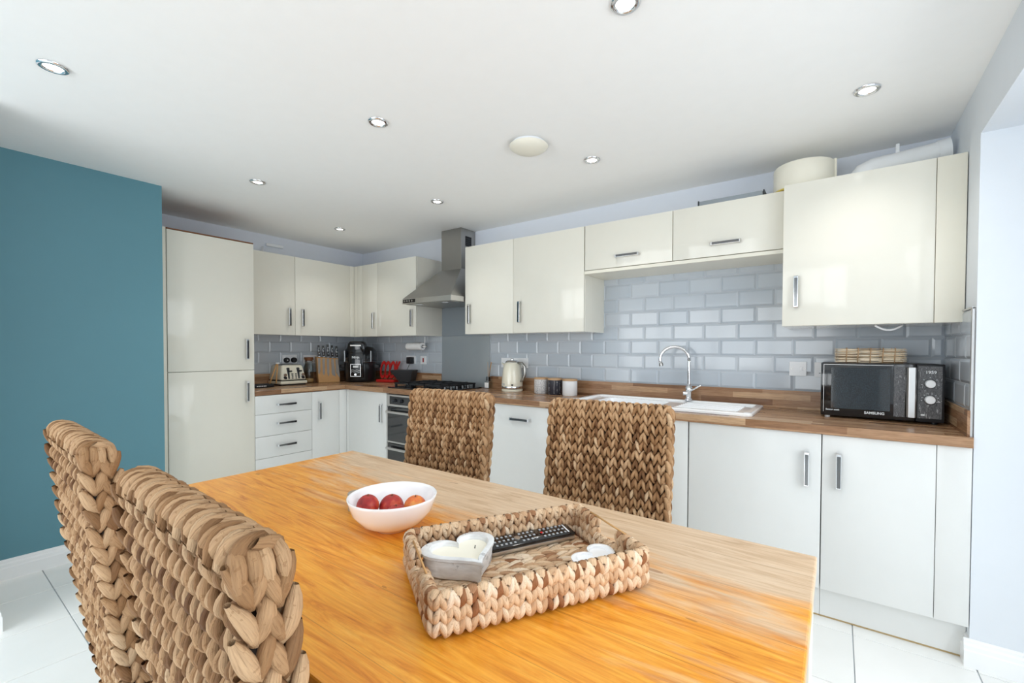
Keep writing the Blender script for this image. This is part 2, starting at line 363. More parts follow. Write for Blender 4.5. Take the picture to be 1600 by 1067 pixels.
def window(name, plane, axis, a0, a1, z0, z1, ndiv):
    w = thing(name, None, None); struct(w); f = B(); b = lambda p, q, r, s: f.box(plane-.035, plane+.035, p, q, r, s, .004) if axis == 'x' else f.box(p, q, plane-.035, plane+.035, r, s, .004)
    b(a0, a1, z0, z0+.07); b(a0, a1, z1-.07, z1); n = ndiv; st = (a1-a0)/n
    for k in range(n+1): c = min(max(a0+k*st, a0+.035), a1-.035); b(c-.045 if 0 < k < n else c-.035, c+.045 if 0 < k < n else c+.035, z0+.07, z1-.07)
    f.build('window_frame', 'gloss_white', w)
    for k in range(n):
        p, q = a0+k*st+.04, a0+(k+1)*st-.04; g = B()
        g.box(plane-.003, plane+.003, p, q, z0+.07, z1-.07) if axis == 'x' else g.box(p, q, plane-.003, plane+.003, z0+.07, z1-.07)
        g.build('pane', 'window_glass', w)
window('window_1', 5.51, 'x', -3.5, -1.1, FL, 2.131, 3)
struct(B().box(5.475, 5.568, -1.0995, JY-.0005, FL, 2.1305).build('bay_light_block', 'white_wall'))  # unseen wall piece added to cut the side light on the units
window('added_rear_window', YR-.08, 'y', .9, 4.5, FL, 2.12, 4)  # unseen window added to go with the rear fill light

# metro tiles: bevelled bricks laid in a bond, each one a part of its wall
tcache = {}
def tile_mesh(w, h):
    bm = bmesh.new(); b = .011; o = [(-w/2, -h/2), (w/2, -h/2), (w/2, h/2), (-w/2, h/2)]; bx, bz = min(b, w*.3), min(b, h*.3)
    i = [(-w/2+bx, -h/2+bz), (w/2-bx, -h/2+bz), (w/2-bx, h/2-bz), (-w/2+bx, h/2-bz)]
    A = [bm.verts.new((p[0], 0, p[1])) for p in o]; Bv = [bm.verts.new((p[0], -.0045, p[1])) for p in o]; Cv = [bm.verts.new((p[0], -.0085, p[1])) for p in i]
    bm.faces.new(Cv)
    for q in range(4):
        r = (q+1) % 4; bm.faces.new((Bv[q], Bv[r], Cv[r], Cv[q])); bm.faces.new((A[q], A[r], Bv[r], Bv[q]))
    bmesh.ops.recalc_face_normals(bm, faces=bm.faces)
    if Cv[0].link_faces[0].normal.y > 0: bmesh.ops.reverse_faces(bm, faces=bm.faces)
    me = bpy.data.meshes.new('tile'); bm.to_mesh(me); bm.free(); return me
TZ, TH, TP = 1.019, .1035, .2055
def tile_rows(parent, rows, segs, start, place, rot, zmax=None):
    for k in rows:
        z0 = TZ+TH*k; z1 = min(z0+TH, zmax) if zmax else z0+TH; s0 = start+(TP/2 if k % 2 else 0)
        for a, b in segs:
            n0 = math.floor((a-s0)/TP)
            x = s0+n0*TP
            while x < b-1e-4:
                p, q = max(x, a), min(x+TP, b); x += TP
                if q-p < .012: continue
                me = cbox(tcache, q-p-.003, z1-z0-.003, tile_mesh)
                link('tile', me, 'metro_tile', parent, loc=place((p+q)/2, (z0+z1)/2), rotz=rot)
tile_rows(wb, range(0, 4), [(.008, 1.306), (1.925, W_-.008)], 3.062, lambda u, z: (u, -.002, z), 0)
tile_rows(wb, range(4, 8), [(3.0, 4.3)], 3.062, lambda u, z: (u, -.002, z), 0, 1.84)
tile_rows(wl, range(0, 4), [(-1.43, -.008)], -1.048, lambda u, z: (.002, u, z), PI/2)
tile_rows(wr, range(0, 4), [(.008, .578)], .075, lambda u, z: (W_-.002, -u, z), -PI/2)
B().box(0, 1.306, -.0058, 0, .9, 1.433).box(1.925, W_, -.0058, 0, .9, 1.433).box(3.0, 4.3, -.0058, 0, 1.433, 1.84).build('grout_bed', 'grout', wb)
B().box(0, .0058, -1.43, 0, .9, 1.433).build('grout_bed', 'grout', wl)
B().box(W_-.0058, W_, -.58, 0, .9, 1.433).build('grout_bed', 'grout', wr)
B().box(W_-.012, W_, -.592, -.5785, .87, 1.44, .002).box(W_-.012, W_, -.592, -.01, 1.4335, 1.44).build('edge_trim', 'steel_light', wr)

# ------------------------------------------------------------------ kitchen units
def handle_mesh(L=.165):
    """Bow handle: chrome frame with bright edges round a flat grip face with a dark reflection painted in."""
    w = .0095
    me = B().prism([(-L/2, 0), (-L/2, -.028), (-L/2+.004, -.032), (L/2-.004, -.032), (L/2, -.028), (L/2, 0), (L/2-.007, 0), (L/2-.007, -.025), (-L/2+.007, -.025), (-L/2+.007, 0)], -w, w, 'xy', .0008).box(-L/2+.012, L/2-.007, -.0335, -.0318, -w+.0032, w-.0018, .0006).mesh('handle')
    me.materials.append(M['chrome']); me.materials.append(M['darkened_chrome'])
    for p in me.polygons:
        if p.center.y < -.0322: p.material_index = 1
    return me
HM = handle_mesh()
def unit(name, label, loc, rot, w, d, h, fronts, mat='cream_gloss', edge='cream_edge', carc=True, group=None, sidemat=None, fillmat=None):
    """Local frame: x along the run, front face of the doors at y=0, wall at y=d, z from 0 to h."""
    t = thing(name, label, 'cabinet', loc, rot, group)
    if carc: B().box(.0006, w-.0006, .021, d, .0006, h-.0006, .001).build('carcass', sidemat or mat, t)
    for f in fronts:
        kind, x0, x1, z0, z1 = f[:5]; g = .0004 if kind in ('filler', 'corner_post') else .0014
        o = B().box(x0+g, x1-g, 0, .019, z0+g, z1-g, .0015, 2).build(kind, fillmat if fillmat and kind == 'filler' else mat, t, 30)
        if len(f) > 5:
            ax, hx, hz = f[5:]
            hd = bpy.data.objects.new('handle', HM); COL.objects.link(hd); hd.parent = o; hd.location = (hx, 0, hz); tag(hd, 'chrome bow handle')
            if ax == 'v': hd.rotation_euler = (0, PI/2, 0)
    return t
hw = ZT-ZB
# wall units, back wall (front plane y = -0.34)
D1 = .338; RX = 0; RL = PI/2
unit('wall_cabinet', 'narrow cream wall cupboard in the corner above the black multicooker, with a slim door', (.3385, -D1, ZB), 0, .3865, D1-.002, hw, [('filler', .0, .05, 0, hw), ('filler', .05, .135, 0, hw), ('door', .135, .3865, 0, hw, 'v', .342, .16)])
unit('wall_cabinet', 'cream wall cupboard left of the cooker hood, above the paper roll', (.725, -D1, ZB), 0, .580, D1-.002, hw, [('door', 0, .580, 0, hw, 'v', .535, .165)])
unit('wall_cabinet', 'cream wall cupboard directly right of the cooker hood, with its handle low at the left', (1.9245, -D1, ZB), 0, .510, D1-.002, hw, [('door', 0, .510, 0, hw, 'v', .06, .168)])
unit('wall_cabinet', 'cream wall cupboard above the storage canisters, its bare end by the sink tiles', (2.4345, -D1, ZB), 0, .620, D1-.002, hw, [('door', 0, .620, 0, hw, 'v', .07, .163)])
zbr = 1.812
b1 = unit('bridging_cabinet', 'short cream top-hung cupboard above the sink, left of the two', (3.0595, -D1, zbr), 0, .608, D1-.002, ZT-zbr, [('door', 0, .608, 0, ZT-zbr, 'h', .315, .07)])
b2 = unit('bridging_cabinet', 'short cream top-hung cupboard above the sink, next to the boiler cupboard', (3.669, -D1, zbr), 0, .597, D1-.002, ZT-zbr, [('door', 0, .597, 0, ZT-zbr, 'h', .305, .07)])
tag(B().box(3.0565, 4.266, -D1, -.004, zbr-.024, zbr-.003, .001).build('light_shelf', 'cream_edge'), 'long cream pelmet board under the two short sink cupboards', 'shelf')
D2 = .418
unit('boiler_cabinet', 'large cream boiler cupboard by the opening with a tall slim handle, microwave below', (4.269, -D2, ZB), 0, W_-4.269-.003, D2-.004, hw+.002, [('door', 0, .596, 0, hw+.002, 'v', .063, .176), ('filler', .5965, .6955, 0, hw+.002)], fillmat='cream_edge')
tag(B().tube([(4.66+.012*k, -.35+.006*k, ZB-.004-.022*math.sin(PI*min(k/9, 1))) for k in range(10)], .005, 8).build('cable_loop', 'white_plastic', None, True), 'short white cable looping below the boiler cupboard', 'cable')
# wall units, left wall (front plane x = 0.34)
unit('wall_cabinet', 'cream wall cupboard beside the tall fridge housing, above the toaster', (.338, -1.429, ZB), RL, .466, .336, hw, [('door', .0, .4665, 0, hw, 'v', .408, .168)])
unit('wall_cabinet', 'wide cream wall cupboard above the knife block, running into the corner', (.338, -.9615, ZB), RL, .62, .336, hw, [('door', 0, .575, 0, hw, 'v', .064, .168), ('filler', .5755, .6245, 0, hw)])
# tall fridge freezer housing
fh = ZT-FL-.001
fr = thing('fridge_housing', 'tall cream fridge freezer housing beside the teal wall', 'cabinet', (.605, -2.0645, FL), RL)
B().box(0, .049, .004, .6, 0, fh, .001).build('end_panel', 'cream_edge', fr)
B().box(.0505, .628, .024, .6, .15, fh-.012, .001).build('carcass', 'cream_gloss', fr)
B().box(.0505, .628, .05, .07, 0, .149).build('plinth', 'base_gloss', fr)
B().box(.05, .628, .006, .6, fh-.010, fh-.001).build('top_rail', 'dark_wood', fr)
for z0, z1, hz in ((.155, 1.109, .913-FL), (1.113, fh-.013, 1.255-FL)):
    o = B().box(.0525, .6265, 0, .02, z0, z1, .0015, 2).build('door', 'cream_gloss', fr, 30)
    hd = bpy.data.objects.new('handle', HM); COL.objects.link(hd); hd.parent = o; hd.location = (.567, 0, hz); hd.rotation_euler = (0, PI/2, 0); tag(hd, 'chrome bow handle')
# base units
zd0, zd1 = .129, .866; bh = zd1-FL
def base(name, label, loc, rot, w, fronts, d=.585, group=None, pa=0, pb=0):
    t = unit(name, label, (loc[0], loc[1], FL), rot, w, d, bh, fronts, 'base_gloss', carc=False, group=group)
    B().box(.0006, w-.0006, .021, d, zd0-FL, (bh if 'sink' not in name else .62)-.0015, .001).build('carcass', 'base_gloss', t)
    B().box(-pa, w+pb, .05, .066, .008, zd0-FL-.0006).build('plinth', 'base_gloss', t)
    B().box(-pa, w+pb, .0505, .064, .0005, .0075).build('plinth_seal', 'mdf_edge', t)
    return t
q0, q1 = zd0-FL, bh
dz = [q0, .337-FL, .522-FL, .708-FL, q1]
base('drawer_unit', 'white base unit of three drawers next to the fridge housing', (.605, -1.4355, 0), RL, .483, [('kick_panel', 0, .483, dz[0], dz[1])] + [('drawer', 0, .483, a, b, 'h', .25, hz) for (a, b), hz in zip(zip(dz[1:], dz[2:]), (.432-FL, .65-FL-.027, .782-FL))])
base('base_cabinet', 'slim white base cupboard between the drawers and the inner corner', (.605, -.952, 0), RL, .344, [('door', 0, .27, q0, q1, 'v', .065, .69-FL), ('corner_post', .271, .3475, q0, q1)], pb=.049)
base('base_cabinet', 'white corner base cupboard left of the built-in oven', (.6045, -.605, 0), 0, .6175, [('corner_post', .0, .036, q0, q1), ('door', .036, .6175, q0, q1, 'v', .555, .68-FL)], pa=.049)
base('end_panel_unit', 'plain white base front behind the left far chair, right of the oven', (1.846, -.605, 0), 0, .53, [('panel', 0, .53, q0, q1)])
dwz = base('integrated_dishwasher', 'white integrated dishwasher front with one horizontal handle between the far chairs', (2.377, -.605, 0), 0, .62, [('door', 0, .62, q0, q1, 'h', .325, .77-FL)])
dwz['category'] = 'dishwasher'
base('sink_base_cabinet', 'white base cupboard under the sink, mostly behind the right far chair', (2.999, -.605, 0), 0, .845, [('door', 0, .74, q0, q1), ('filler', .742, .8445, q0, q1)])
base('base_cabinet', 'white base cupboard right of the sink with its handle at its right edge', (3.8475, -.605, 0), 0, .6095, [('door', .001, .6095, q0, q1, 'v', .5515, .695-FL)])
base('base_cabinet', 'white base cupboard under the microwave, its handle at the left edge', (4.4585, -.605, 0), 0, W_-4.4585-.002, [('door', 0, .400, q0, q1, 'v', .065, .703-FL), ('filler', .4005, .507, q0, q1)])
# oven
ov = thing('built_in_oven', 'stainless built-in double oven beneath the hob', 'oven', (1.2235, -.605, FL), 0)
B().box(.001, .620, .021, .58, .12, bh-.0015).build('carcass', 'charcoal', ov)
B().box(0, .62, .05, .066, .0, .12).build('plinth', 'base_gloss', ov)
B().box(.003, .618, -.002, .02, .752-FL, .858-FL, .002).build('control_panel', 'steel_light', ov)
cp = B().box(.045, .575, -.0035, -.002, .772-FL, .842-FL).build('control_glass', 'black_gloss', ov)
for kx in (.11, .2, .42, .51): B().cyl((kx, -.004, .806-FL), (kx, -.024, .806-FL), .017, .015, 20).build('knob', 'charcoal', cp, 40)
for z0, z1 in ((.43-FL, .746-FL), (.13-FL, .424-FL)):
    d = B().box(.003, .618, -.002, .02, z0, z1, .002).build('door', 'oven_glass', ov)
    B().box(.003, .618, -.004, -.0025, z0, z0+.014).box(.003, .018, -.004, -.0025, z0+.014, z1).box(.603, .618, -.004, -.0025, z0+.014, z1).build('frame', 'steel_light', d)
    B().box(.03, .59, -.040, -.028, z1-.05, z1-.028, .004, 2).box(.04, .06, -.031, -.002, z1-.048, z1-.03).box(.56, .58, -.031, -.002, z1-.048, z1-.03).build('handle', 'steel_light', d)

# worktop: one L of butcher-block laminate with a sink cut-out, and upstands along the walls
wt = thing('worktop', 'L-shaped butcher-block laminate worktop with a wood upstand', 'worktop', (0, 0, 0))
z0, z1 = .868, WT
b = B(); b.box(.602, 3.075, -.622, -.002, z0, z1, .003).box(3.075, 4.12, -.622, -.535, z0, z1).box(3.075, 4.12, -.06, -.002, z0, z1).box(4.12, W_-.003, -.622, -.002, z0, z1)
b.build('main_run', 'staves_x', wt)
B().box(.002, .6015, -1.434, -.602, z0, z1, .003).prism([(.002, -.6015), (.6015, -.6015), (.6015, -.002), (.002, -.002)], z0, z1, 'xy').build('side_run', 'staves_y', wt)
B().box(.022, 1.306, -.020, -.0105, z1, 1.0175, .001).build('back_upstand', 'staves_x', wt); B().box(1.925, W_-.022, -.020, -.0105, z1, 1.0175, .001).build('back_upstand', 'staves_x', wt)
B().box(.0105, .020, -1.43, -.021, z1, 1.0175, .001).build('side_upstand', 'staves_y', wt); B().box(W_-.020, W_-.0105, -.6, -.021, z1, 1.0175, .001).build('side_upstand', 'staves_y', wt)
sp = thing('splashback', 'plain grey glass splashback behind the hob', 'splashback', (1.308, -.002, WT+.001))
B().box(0, .615, -.008, 0, 0, .475, .001).build('glass_panel', 'splash_glass', sp)
B().box(0, .615, -.006, 0, .477, .76, .001).build('upper_panel', 'splash_panel', sp)

# ------------------------------------------------------------------ cooker hood
hd = thing('cooker_hood', 'stainless chimney cooker hood over the hob', 'hood', (1.613, 0, 1.66))
B().box(-.305, .305, -.5, -.002, .004, .048, .001).build('rim', 'steel_light', hd)
B().frustum((-.304, .304, -.499, -.003), (-.135, .135, -.20, -.003), .048, .325).build('canopy', 'steel', hd)
B().box(-.125, .125, -.19, -.003, .325, H-1.66-.002, .001).build('chimney', 'steel', hd)
vt = B().box(.1245, .127, -.135, -.055, .54, .63).build('vent', 'black_matt', hd)
for k in range(4): B().box(.127, .129, -.13, -.06, .552+.018*k, .558+.018*k).build('slat', 'charcoal', vt)
B().box(-.28, .28, -.47, -.04, 0, .004).build('filter_plate', 'steel', hd)
for x in (-.16, .16): B().cyl((x, -.42, -.002), (x, -.42, .002), .03).build('lamp', 'ceramic', hd)
pn = B().box(-.29, -.13, -.503, -.5, .012, .042, .001).build('button_panel', 'black_gloss', hd)
for k in range(4): B().cyl((-.265+.032*k, -.503, .027), (-.265+.032*k, -.507, .027), .008, n=12).build('button', 'steel_light', pn)

# ------------------------------------------------------------------ hob
hb = thing('gas_hob', 'black gas hob with cast-iron pan supports', 'hob', (1.55, -.33, WT+.001))
B().box(-.34, .34, -.255, .25, 0, .009, .003, 2).build('plate', 'black_gloss', hb)
for bx, by, br in ((-.2, -.12, .045), (-.2, .12, .038), (.0, .0, .055), (.2, .12, .045), (.2, -.12, .038)):
    B().lathe([(br, .009), (br, .02), (br*.8, .024), (br*.8, .03), (0, .032)], 20, (bx, by, 0)).build('burner', 'black_matt', hb, 40)
for c in (-.2, 0, .2):
    b = B()
    for y in (-.21, .21): b.box(c-.095, c+.095, y-.006, y+.006, .036, .048)
    for x in (-.09, .09): b.box(c+x-.006, c+x+.006, -.21, .21, .036, .048)
    for y in (-.12, .12, 0): b.box(c-.095, c+.095, y-.005, y+.005, .040, .052)
    b.box(c-.005, c+.005, -.21, .21, .040, .052)
    for x in (-.09, .09):
        for y in (-.2, .2): b.box(c+x-.008, c+x+.008, y-.008, y+.008, .009, .038)
    b.build('pan_support', 'black_matt', hb)
for k in range(5): B().cyl((.30, -.17+.07*k, .009), (.30, -.17+.07*k, .034), .017, .014, 16).build('knob', 'black_gloss', hb, 40)

# ------------------------------------------------------------------ sink and tap
sk = thing('ceramic_sink', 'white ceramic inset sink with a drainer', 'sink', (3.6, -.30, WT), 0)
x0, x1, y0, y1 = -.56, .55, -.245, .235
bm = bmesh.new()
def ring(pts, z): return [bm.verts.new((x, y, z)) for x, y in pts]
rc = lambda a, b, c, d, r, n=5: [(cx+r*math.cos(t0+PI/2*k/n), cy+r*math.sin(t0+PI/2*k/n)) for cx, cy, t0 in ((b-r, d-r, 0), (a+r, d-r, PI/2), (a+r, c+r, PI), (b-r, c+r, PI*1.5)) for k in range(n+1)]
L0 = ring(rc(x0, x1, y0, y1, .03), .001); L1 = ring(rc(x0, x1, y0, y1, .03), .012); L2 = ring(rc(x0+.008, x1-.008, y0+.008, y1-.008, .026), .018)
L3 = ring(rc(x0+.035, x1-.035, y0+.035, y1-.035, .02), .018); L4 = ring(rc(x0+.045, x1-.045, y0+.045, y1-.045, .02), .008)
seq = [L0, L1, L2, L3, L4]
for a, c in zip(seq, seq[1:]):
    for k in range(len(a)): j = (k+1) % len(a); bm.faces.new((a[k], a[j], c[j], c[k]))
I0 = ring(rc(-.42, .02, -.18, .13, .06), .008); I1 = ring(rc(-.405, .005, -.165, .115, .05), -.16)
for a, c in ((I0, I1),):
    for k in range(len(a)): j = (k+1) % len(a); bm.faces.new((a[k], a[j], c[j], c[k]))
bm.faces.new(I1)
for k in range(len(L4)): j = (k+1) % len(L4); bm.faces.new((L4[k], L4[j], I0[j], I0[k]))
bmesh.ops.recalc_face_normals(bm, faces=bm.faces); me = bpy.data.meshes.new('basin'); bm.to_mesh(me); bm.free(); link('basin', me, 'ceramic', sk, 35)
B().lathe([(0, -.157), (.035, -.157), (.04, -.159)], 20, (-.2, -.03, 0)).build('drain', 'chrome', sk, True)
b = B()
for k in range(7): b.box(.12, .46, -.15+.045*k, -.138+.045*k, .007, .013, .003, 2)
b.build('drainer_ribs', 'ceramic', sk, 40)
tp = thing('kitchen_tap', 'chrome swan-neck mixer tap at the back of the sink', 'tap', (3.712, -.10, WT+.0185))
B().lathe([(.026, 0), (.026, .008), (.019, .014), (.019, .055), (.022, .06), (.022, .085), (.014, .095), (0, .095)], 24).build('body', 'chrome', tp, 40)
pts = [(0, 0, .09+.02*k) for k in range(10)] + [(-.09*(1-math.cos(a)), -.02*(1-math.cos(a)), .268+.085*math.sin(a)) for a in [PI*1.1*k/16 for k in range(17)]]
sp_ = B().tube(pts, .011, 14).build('spout', 'chrome', tp, True)
e = Vector(pts[-1]); B().cyl(e, e+Vector((.004, 0, -.018)), .0135, n=16).build('aerator', 'steel', sp_, 40)
B().tube([(.012, -.01, .06), (.04, -.025, .078), (.085, -.04, .105)], [.007, .006, .005], 10).build('lever', 'chrome', tp, True)
B().cyl((0, 0, .045), (-.034, -.02, .045), .013, n=16).build('side_valve', 'chrome', tp, 40)

# ------------------------------------------------------------------ sockets and switches
def plate(name, label, loc, rot, w, kind, group=None):
    t = thing(name, label, 'socket' if 'socket' in name else 'switch', loc, rot, group)
    B().box(-w/2, w/2, -.009, 0, -.043, .043, .002, 2).build('plate', 'white_plastic', t)
    if kind == 'spur':
        for x in (-.03, .033): B().cyl((x, -.009, 0), (x, -.0105, 0), .004, n=10).build('screw', 'steel', t)
        B().box(.008, .024, -.012, -.009, -.013, .013, .001).build('rocker', 'white_plastic', t)
    elif kind == 'neon': B().box(-.009, .009, -.012, -.009, -.022, .022, .001).build('rocker', 'neon_red', t)
    else:
        for x in ((-.036, .036) if w > .1 else (0,)):
            B().box(x-.006, x+.006, -.012, -.009, .018, .032, .001).build('rocker', 'white_plastic', t)
            B().box(x-.003, x+.003, -.0095, -.0088, -.004, .006).box(x-.014, x-.006, -.0095, -.0088, -.022, -.018).box(x+.006, x+.014, -.0095, -.0088, -.022, -.018).build('pin_holes', 'black_matt', t)
    return t
ZS = 1.148; TF = -.0105
plate('double_socket', 'white double socket behind the toaster, holding two round black plugs', (-TF, -.856, ZS+.008), RL, .146, 'dbl')
for y, l in ((-.892, 'round black plug with a white dot behind the toaster'), (-.82, 'plain round black plug behind the toaster, nearer the jar')):
    t = thing('plug', l, 'plug', (-TF+.0095, y, ZS-.002), RL); B().lathe([(0, .03), (.022, .03), (.0265, .024), (.0265, 0), (0, 0)], 20, mat=Matrix.Rotation(PI/2, 4, 'X')).build('body', 'black_matt', t, 40)
    if 'dot' in l: B().cyl((0, -.03, 0), (0, -.032, 0), .006, n=12).build('dot', 'white_print', t)
plate('double_socket', 'white double socket behind the glass jar', (-TF, -.644, ZS+.003), RL, .146, 'dbl')
plate('double_socket', 'white socket holding a square black plug, under the paper roll', (.858, TF, ZS), 0, .146, 'dbl')
t = thing('plug', 'square black mains adaptor plugged in under the paper roll', 'plug', (.875, TF-.0095, ZS-.004), 0)
B().box(-.034, .034, -.05, 0, -.036, .032, .006, 2).build('body', 'black_matt', t, 40)
B().tube([(.0, -.03, -.036), (.002, -.045, -.06), (-.015, -.05, -.09), (-.02, -.06, -.12)], .0025, 6).build('lead', 'black_matt', t, True)
plate('cooker_switch', 'small white switch with a red rocker left of the splashback', (1.047, TF, ZS), 0, .088, 'neon')
plate('double_socket', 'white double socket behind the kettle', (2.21, TF, ZS-.004), 0, .290, 'dbl')
plate('fused_switch', 'white fused switch with two screws right of the tap', (4.32, TF, ZS+.003), 0, .088, 'spur')
plate('double_socket', 'white socket half hidden behind the microwave', (4.475, TF, ZS), 0, .146, 'dbl')

# ------------------------------------------------------------------ things on the worktop
Z = WT+.0008
# black dock with an upright post beside the fridge housing
t = thing('charging_dock', 'low black stand with a thin upright post beside the fridge housing', 'stand', (.27, -1.255, Z), math.radians(90))
B().box(-.14, .10, -.07, .07, 0, .028, .008, 2).build('base', 'black_matt', t, 40)
B().box(-.135, -.12, .04, .058, .028, .235, .003).build('post', 'black_matt', t)
mk = B()
for k in range(6): mk.box(-.05+.014*k, -.041+.014*k, -.0706, -.07, .010, .019)
tag(mk.build('logo_marks', 'white_print', t), 'small white lettering')
t = thing('toast_tongs', 'two-legged wooden tongs leaning against the toaster', 'tongs', (.30, -1.135, Z+.029), 0)
B().tube([(0, -.045, .0), (-.03, .035, .185)], .006, 8).build('arm', 'pale_wood', t, True)
B().tube([(0, .012, .0), (-.03, .043, .185)], .006, 8).build('arm', 'pale_wood', t, True)
B().box(-.04, -.02, .025, .055, .178, .192, .004, 2).build('joint', 'white_plastic', t, 40)
# toaster
t = thing('toaster', 'cream four-slot toaster with two levers and dark trim', 'toaster', (.145, -.935, Z), RL)
B().box(-.118, .118, -.108, .135, .0, .012, .004).build('foot_plate', 'black_matt', t)
B().box(-.128, .128, -.118, .14, .012, .042, .008, 2).build('skirt', 'cream_enamel', t, 40)
B().frustum((-.125, .125, -.112, .138), (-.100, .100, -.078, .12), .047, .192, .018).build('body', 'cream_enamel', t, 40)
B().box(-.122, .122, -.110, .135, .040, .048).build('groove', 'dark_gap', t)
tc = B().box(-.088, .088, -.068, .108, .188, .197, .004, 2).build('top_plate', 'steel', t, 40)
for x in (-.06, -.025, .025, .06): B().box(x-.010, x+.010, -.05, .09, .197, .1985).build('slot', 'black_matt', tc)
sl = lambda z: -.112+.034*(z-.047)/.145
for x in (-.045, .05):
    bm = bmesh.new(); q = []
    for z_, w_ in ((.062, .007), (.12, .010), (.158, .015), (.168, .012)):
        y_ = -.112+.034*(z_-.047)/.145-.0012; q.append([bm.verts.new((x+dx_, yy_, z_)) for dx_, yy_ in ((-w_, y_), (w_, y_), (w_, y_+.008), (-w_, y_+.008))])
    for a_, c_ in zip(q, q[1:]):
        for k in range(4): bm.faces.new((a_[k], a_[(k+1) % 4], c_[(k+1) % 4], c_[k]))
    bm.faces.new(q[0]); bm.faces.new(q[-1]); bmesh.ops.recalc_face_normals(bm, faces=bm.faces); me = bpy.data.meshes.new('lever_slot'); bm.to_mesh(me); bm.free(); link('lever_slot', me, 'charcoal', t)
    B().box(x+.000, x+.026, -.117, -.09, .128, .141, .003, 2).build('lever', 'black_matt', t, 40)
for x in (-.082, .087):
    B().cyl((x, -.10, .075), (x, -.124, .072), .013, .012, 16).build('browning_dial', 'black_matt', t, 40)
    B().cyl((x, -.10, .101), (x, -.114, .099), .015, .015, 16).build('dial_ring', 'chrome', t, 40)
for x in (-.012, .022):
    for k in range(4): B().box(x-.006, x+.006, -.114, -.095, .063+.014*k, .070+.014*k, .001).build('button', 'black_matt', t)
# glass jar
t = thing('glass_jar', 'clear glass jar with a wooden lid beside the knife block', 'jar', (.10, -.705, Z), 0)
B().lathe([(0, .0), (.046, .0), (.048, .006), (.048, .165), (.044, .178), (.036, .188), (.036, .23), (.034, .23), (.034, .188), (.042, .176), (.046, .163), (.046, .006), (0, .004)], 28).build('glass', 'jar_glass', t, 40)
B().lathe([(0, .222), (.033, .222), (.033, .236), (.040, .238), (.042, .262), (0, .264)], 24).build('lid', 'dark_wood', t, 40)
B().lathe([(0, .006), (.044, .006), (.044, .045), (0, .05)], 20).build('contents', 'pale_wood', t, True)
# knife block with five knives
kb = thing('knife_block', 'slanted pale wooden knife block on the worktop by the corner', 'knife block', (.14, -.515, Z), math.radians(72))
B().prism([(-.105, 0), (.105, 0), (.088, .25), (-.122, .268)], -.045, .045, 'xz', .004).build('block', 'pale_wood', kb)
for k in range(5):
    x = -.10+.043*k; lab = ['leftmost', 'second from left', 'middle', 'fourth from left', 'rightmost'][k]
    kx = thing('kitchen_knife', f'black-handled kitchen knife in the wooden block, {lab} of five', 'knife', (.14, -.515, Z), math.radians(72), 'knives in the block')
    L = (.115, .115, .13, .125, .12)[k]; z = .272-.085*(x+.12)*.9
    B().prism([(x-.012, z-.016), (x+.012, z-.018), (x+.012+(.02 if k > 2 else .0), .12-.02*k), (x+.002, .06+.012*abs(k-2)), (x-.008, .10)], -.0482, -.0462, 'xz').build('blade', 'blade_steel', kx)
    B().box(x-.012, x+.012, -.062, -.0465, z-.006, z+.006, .002).build('bolster', 'darkened_chrome', kx)
    hb_ = B().prism([(x-.011, z+.006), (x+.011, z+.006), (x+.006, z+L*.5), (x+.002, z+L), (x-.016, z+L), (x-.018, z+L*.5)], -.065, -.0465, 'xz', .003).build('handle', 'black_gloss', kx, 40)
    for j in (.25, .5, .75): B().cyl((x-.001-.005*j, -.0655, z+L*j), (x-.001-.005*j, -.067, z+L*j), .003, n=8).build('rivet', 'steel_light', hb_)
# multicooker
mc = thing('multicooker', 'large black multicooker with a glossy lid and lit panel in the corner', 'cooker', (.315, -.25, Z), math.radians(40))
B().lathe([(0, 0), (.142, 0), (.155, .012), (.160, .03), (.163, .19), (.160, .205), (0, .205)], 40).build('body', 'cooker_black', mc, 40)
B().lathe([(.165, .205), (.168, .212), (.165, .222), (0, .222)], 40).build('band', 'darkened_chrome', mc, 40)
ld = B().lathe([(.166, .222), (.168, .28), (.160, .335), (.135, .365), (.08, .38), (0, .384)], 40).build('lid', 'black_gloss', mc, 40)
B().prism([(-.082, .30), (.082, .30), (.088, .36), (.080, .405), (.06, .43), (-.06, .43), (-.080, .405), (-.088, .36)], -.176, -.05, 'xz', .012).build('lid_handle', 'black_gloss', ld, 40)
B().box(-.055, .055, -.178, -.1755, .378, .392, .001).build('handle_shine', 'steel', ld)
for s in (-1, 1): B().prism([(s*.155, .14), (s*.205, .15), (s*.205, .18), (s*.155, .19)], -.05, .05, 'xz', .006).build('side_handle', 'black_matt', mc, 40)
for s in (-1, 1): B().cyl((s*.135, -.10, .215), (s*.135, -.10, .33), .012, n=12).build('latch', 'darkened_chrome', mc, 40)
pn = B().prism([(-.072, .045), (.072, .045), (.076, .31), (-.076, .31)], -.178, -.12, 'xz', .010).build('control_panel', 'black_gloss', mc, 40)
fr_ = B()
for a, b_, c, d in ((-.052, .052, .062, .066), (-.052, .052, .188, .192), (-.052, -.048, .066, .188), (.048, .052, .066, .188)): fr_.box(a, b_, -.1795, -.178, c, d)
fr_.build('panel_frame', 'steel_light', pn)
B().box(-.026, .026, -.1795, -.178, .155, .176).build('display', 'white_print', pn)
mk = B()
for k in range(8):
    for j in range(2): mk.box(-.042+.011*k, -.036+.011*k, -.1793, -.178, .108+.018*j+.004*math.sin(k*1.7), .114+.018*j+.004*math.sin(k*1.7))
tag(mk.build('button_marks', 'white_print', pn), 'rows of tiny white symbols', kind='stuff')
B().cyl((.0, -.178, .083), (.0, -.188, .083), .012, n=16).build('dial', 'steel_light', pn, 40)
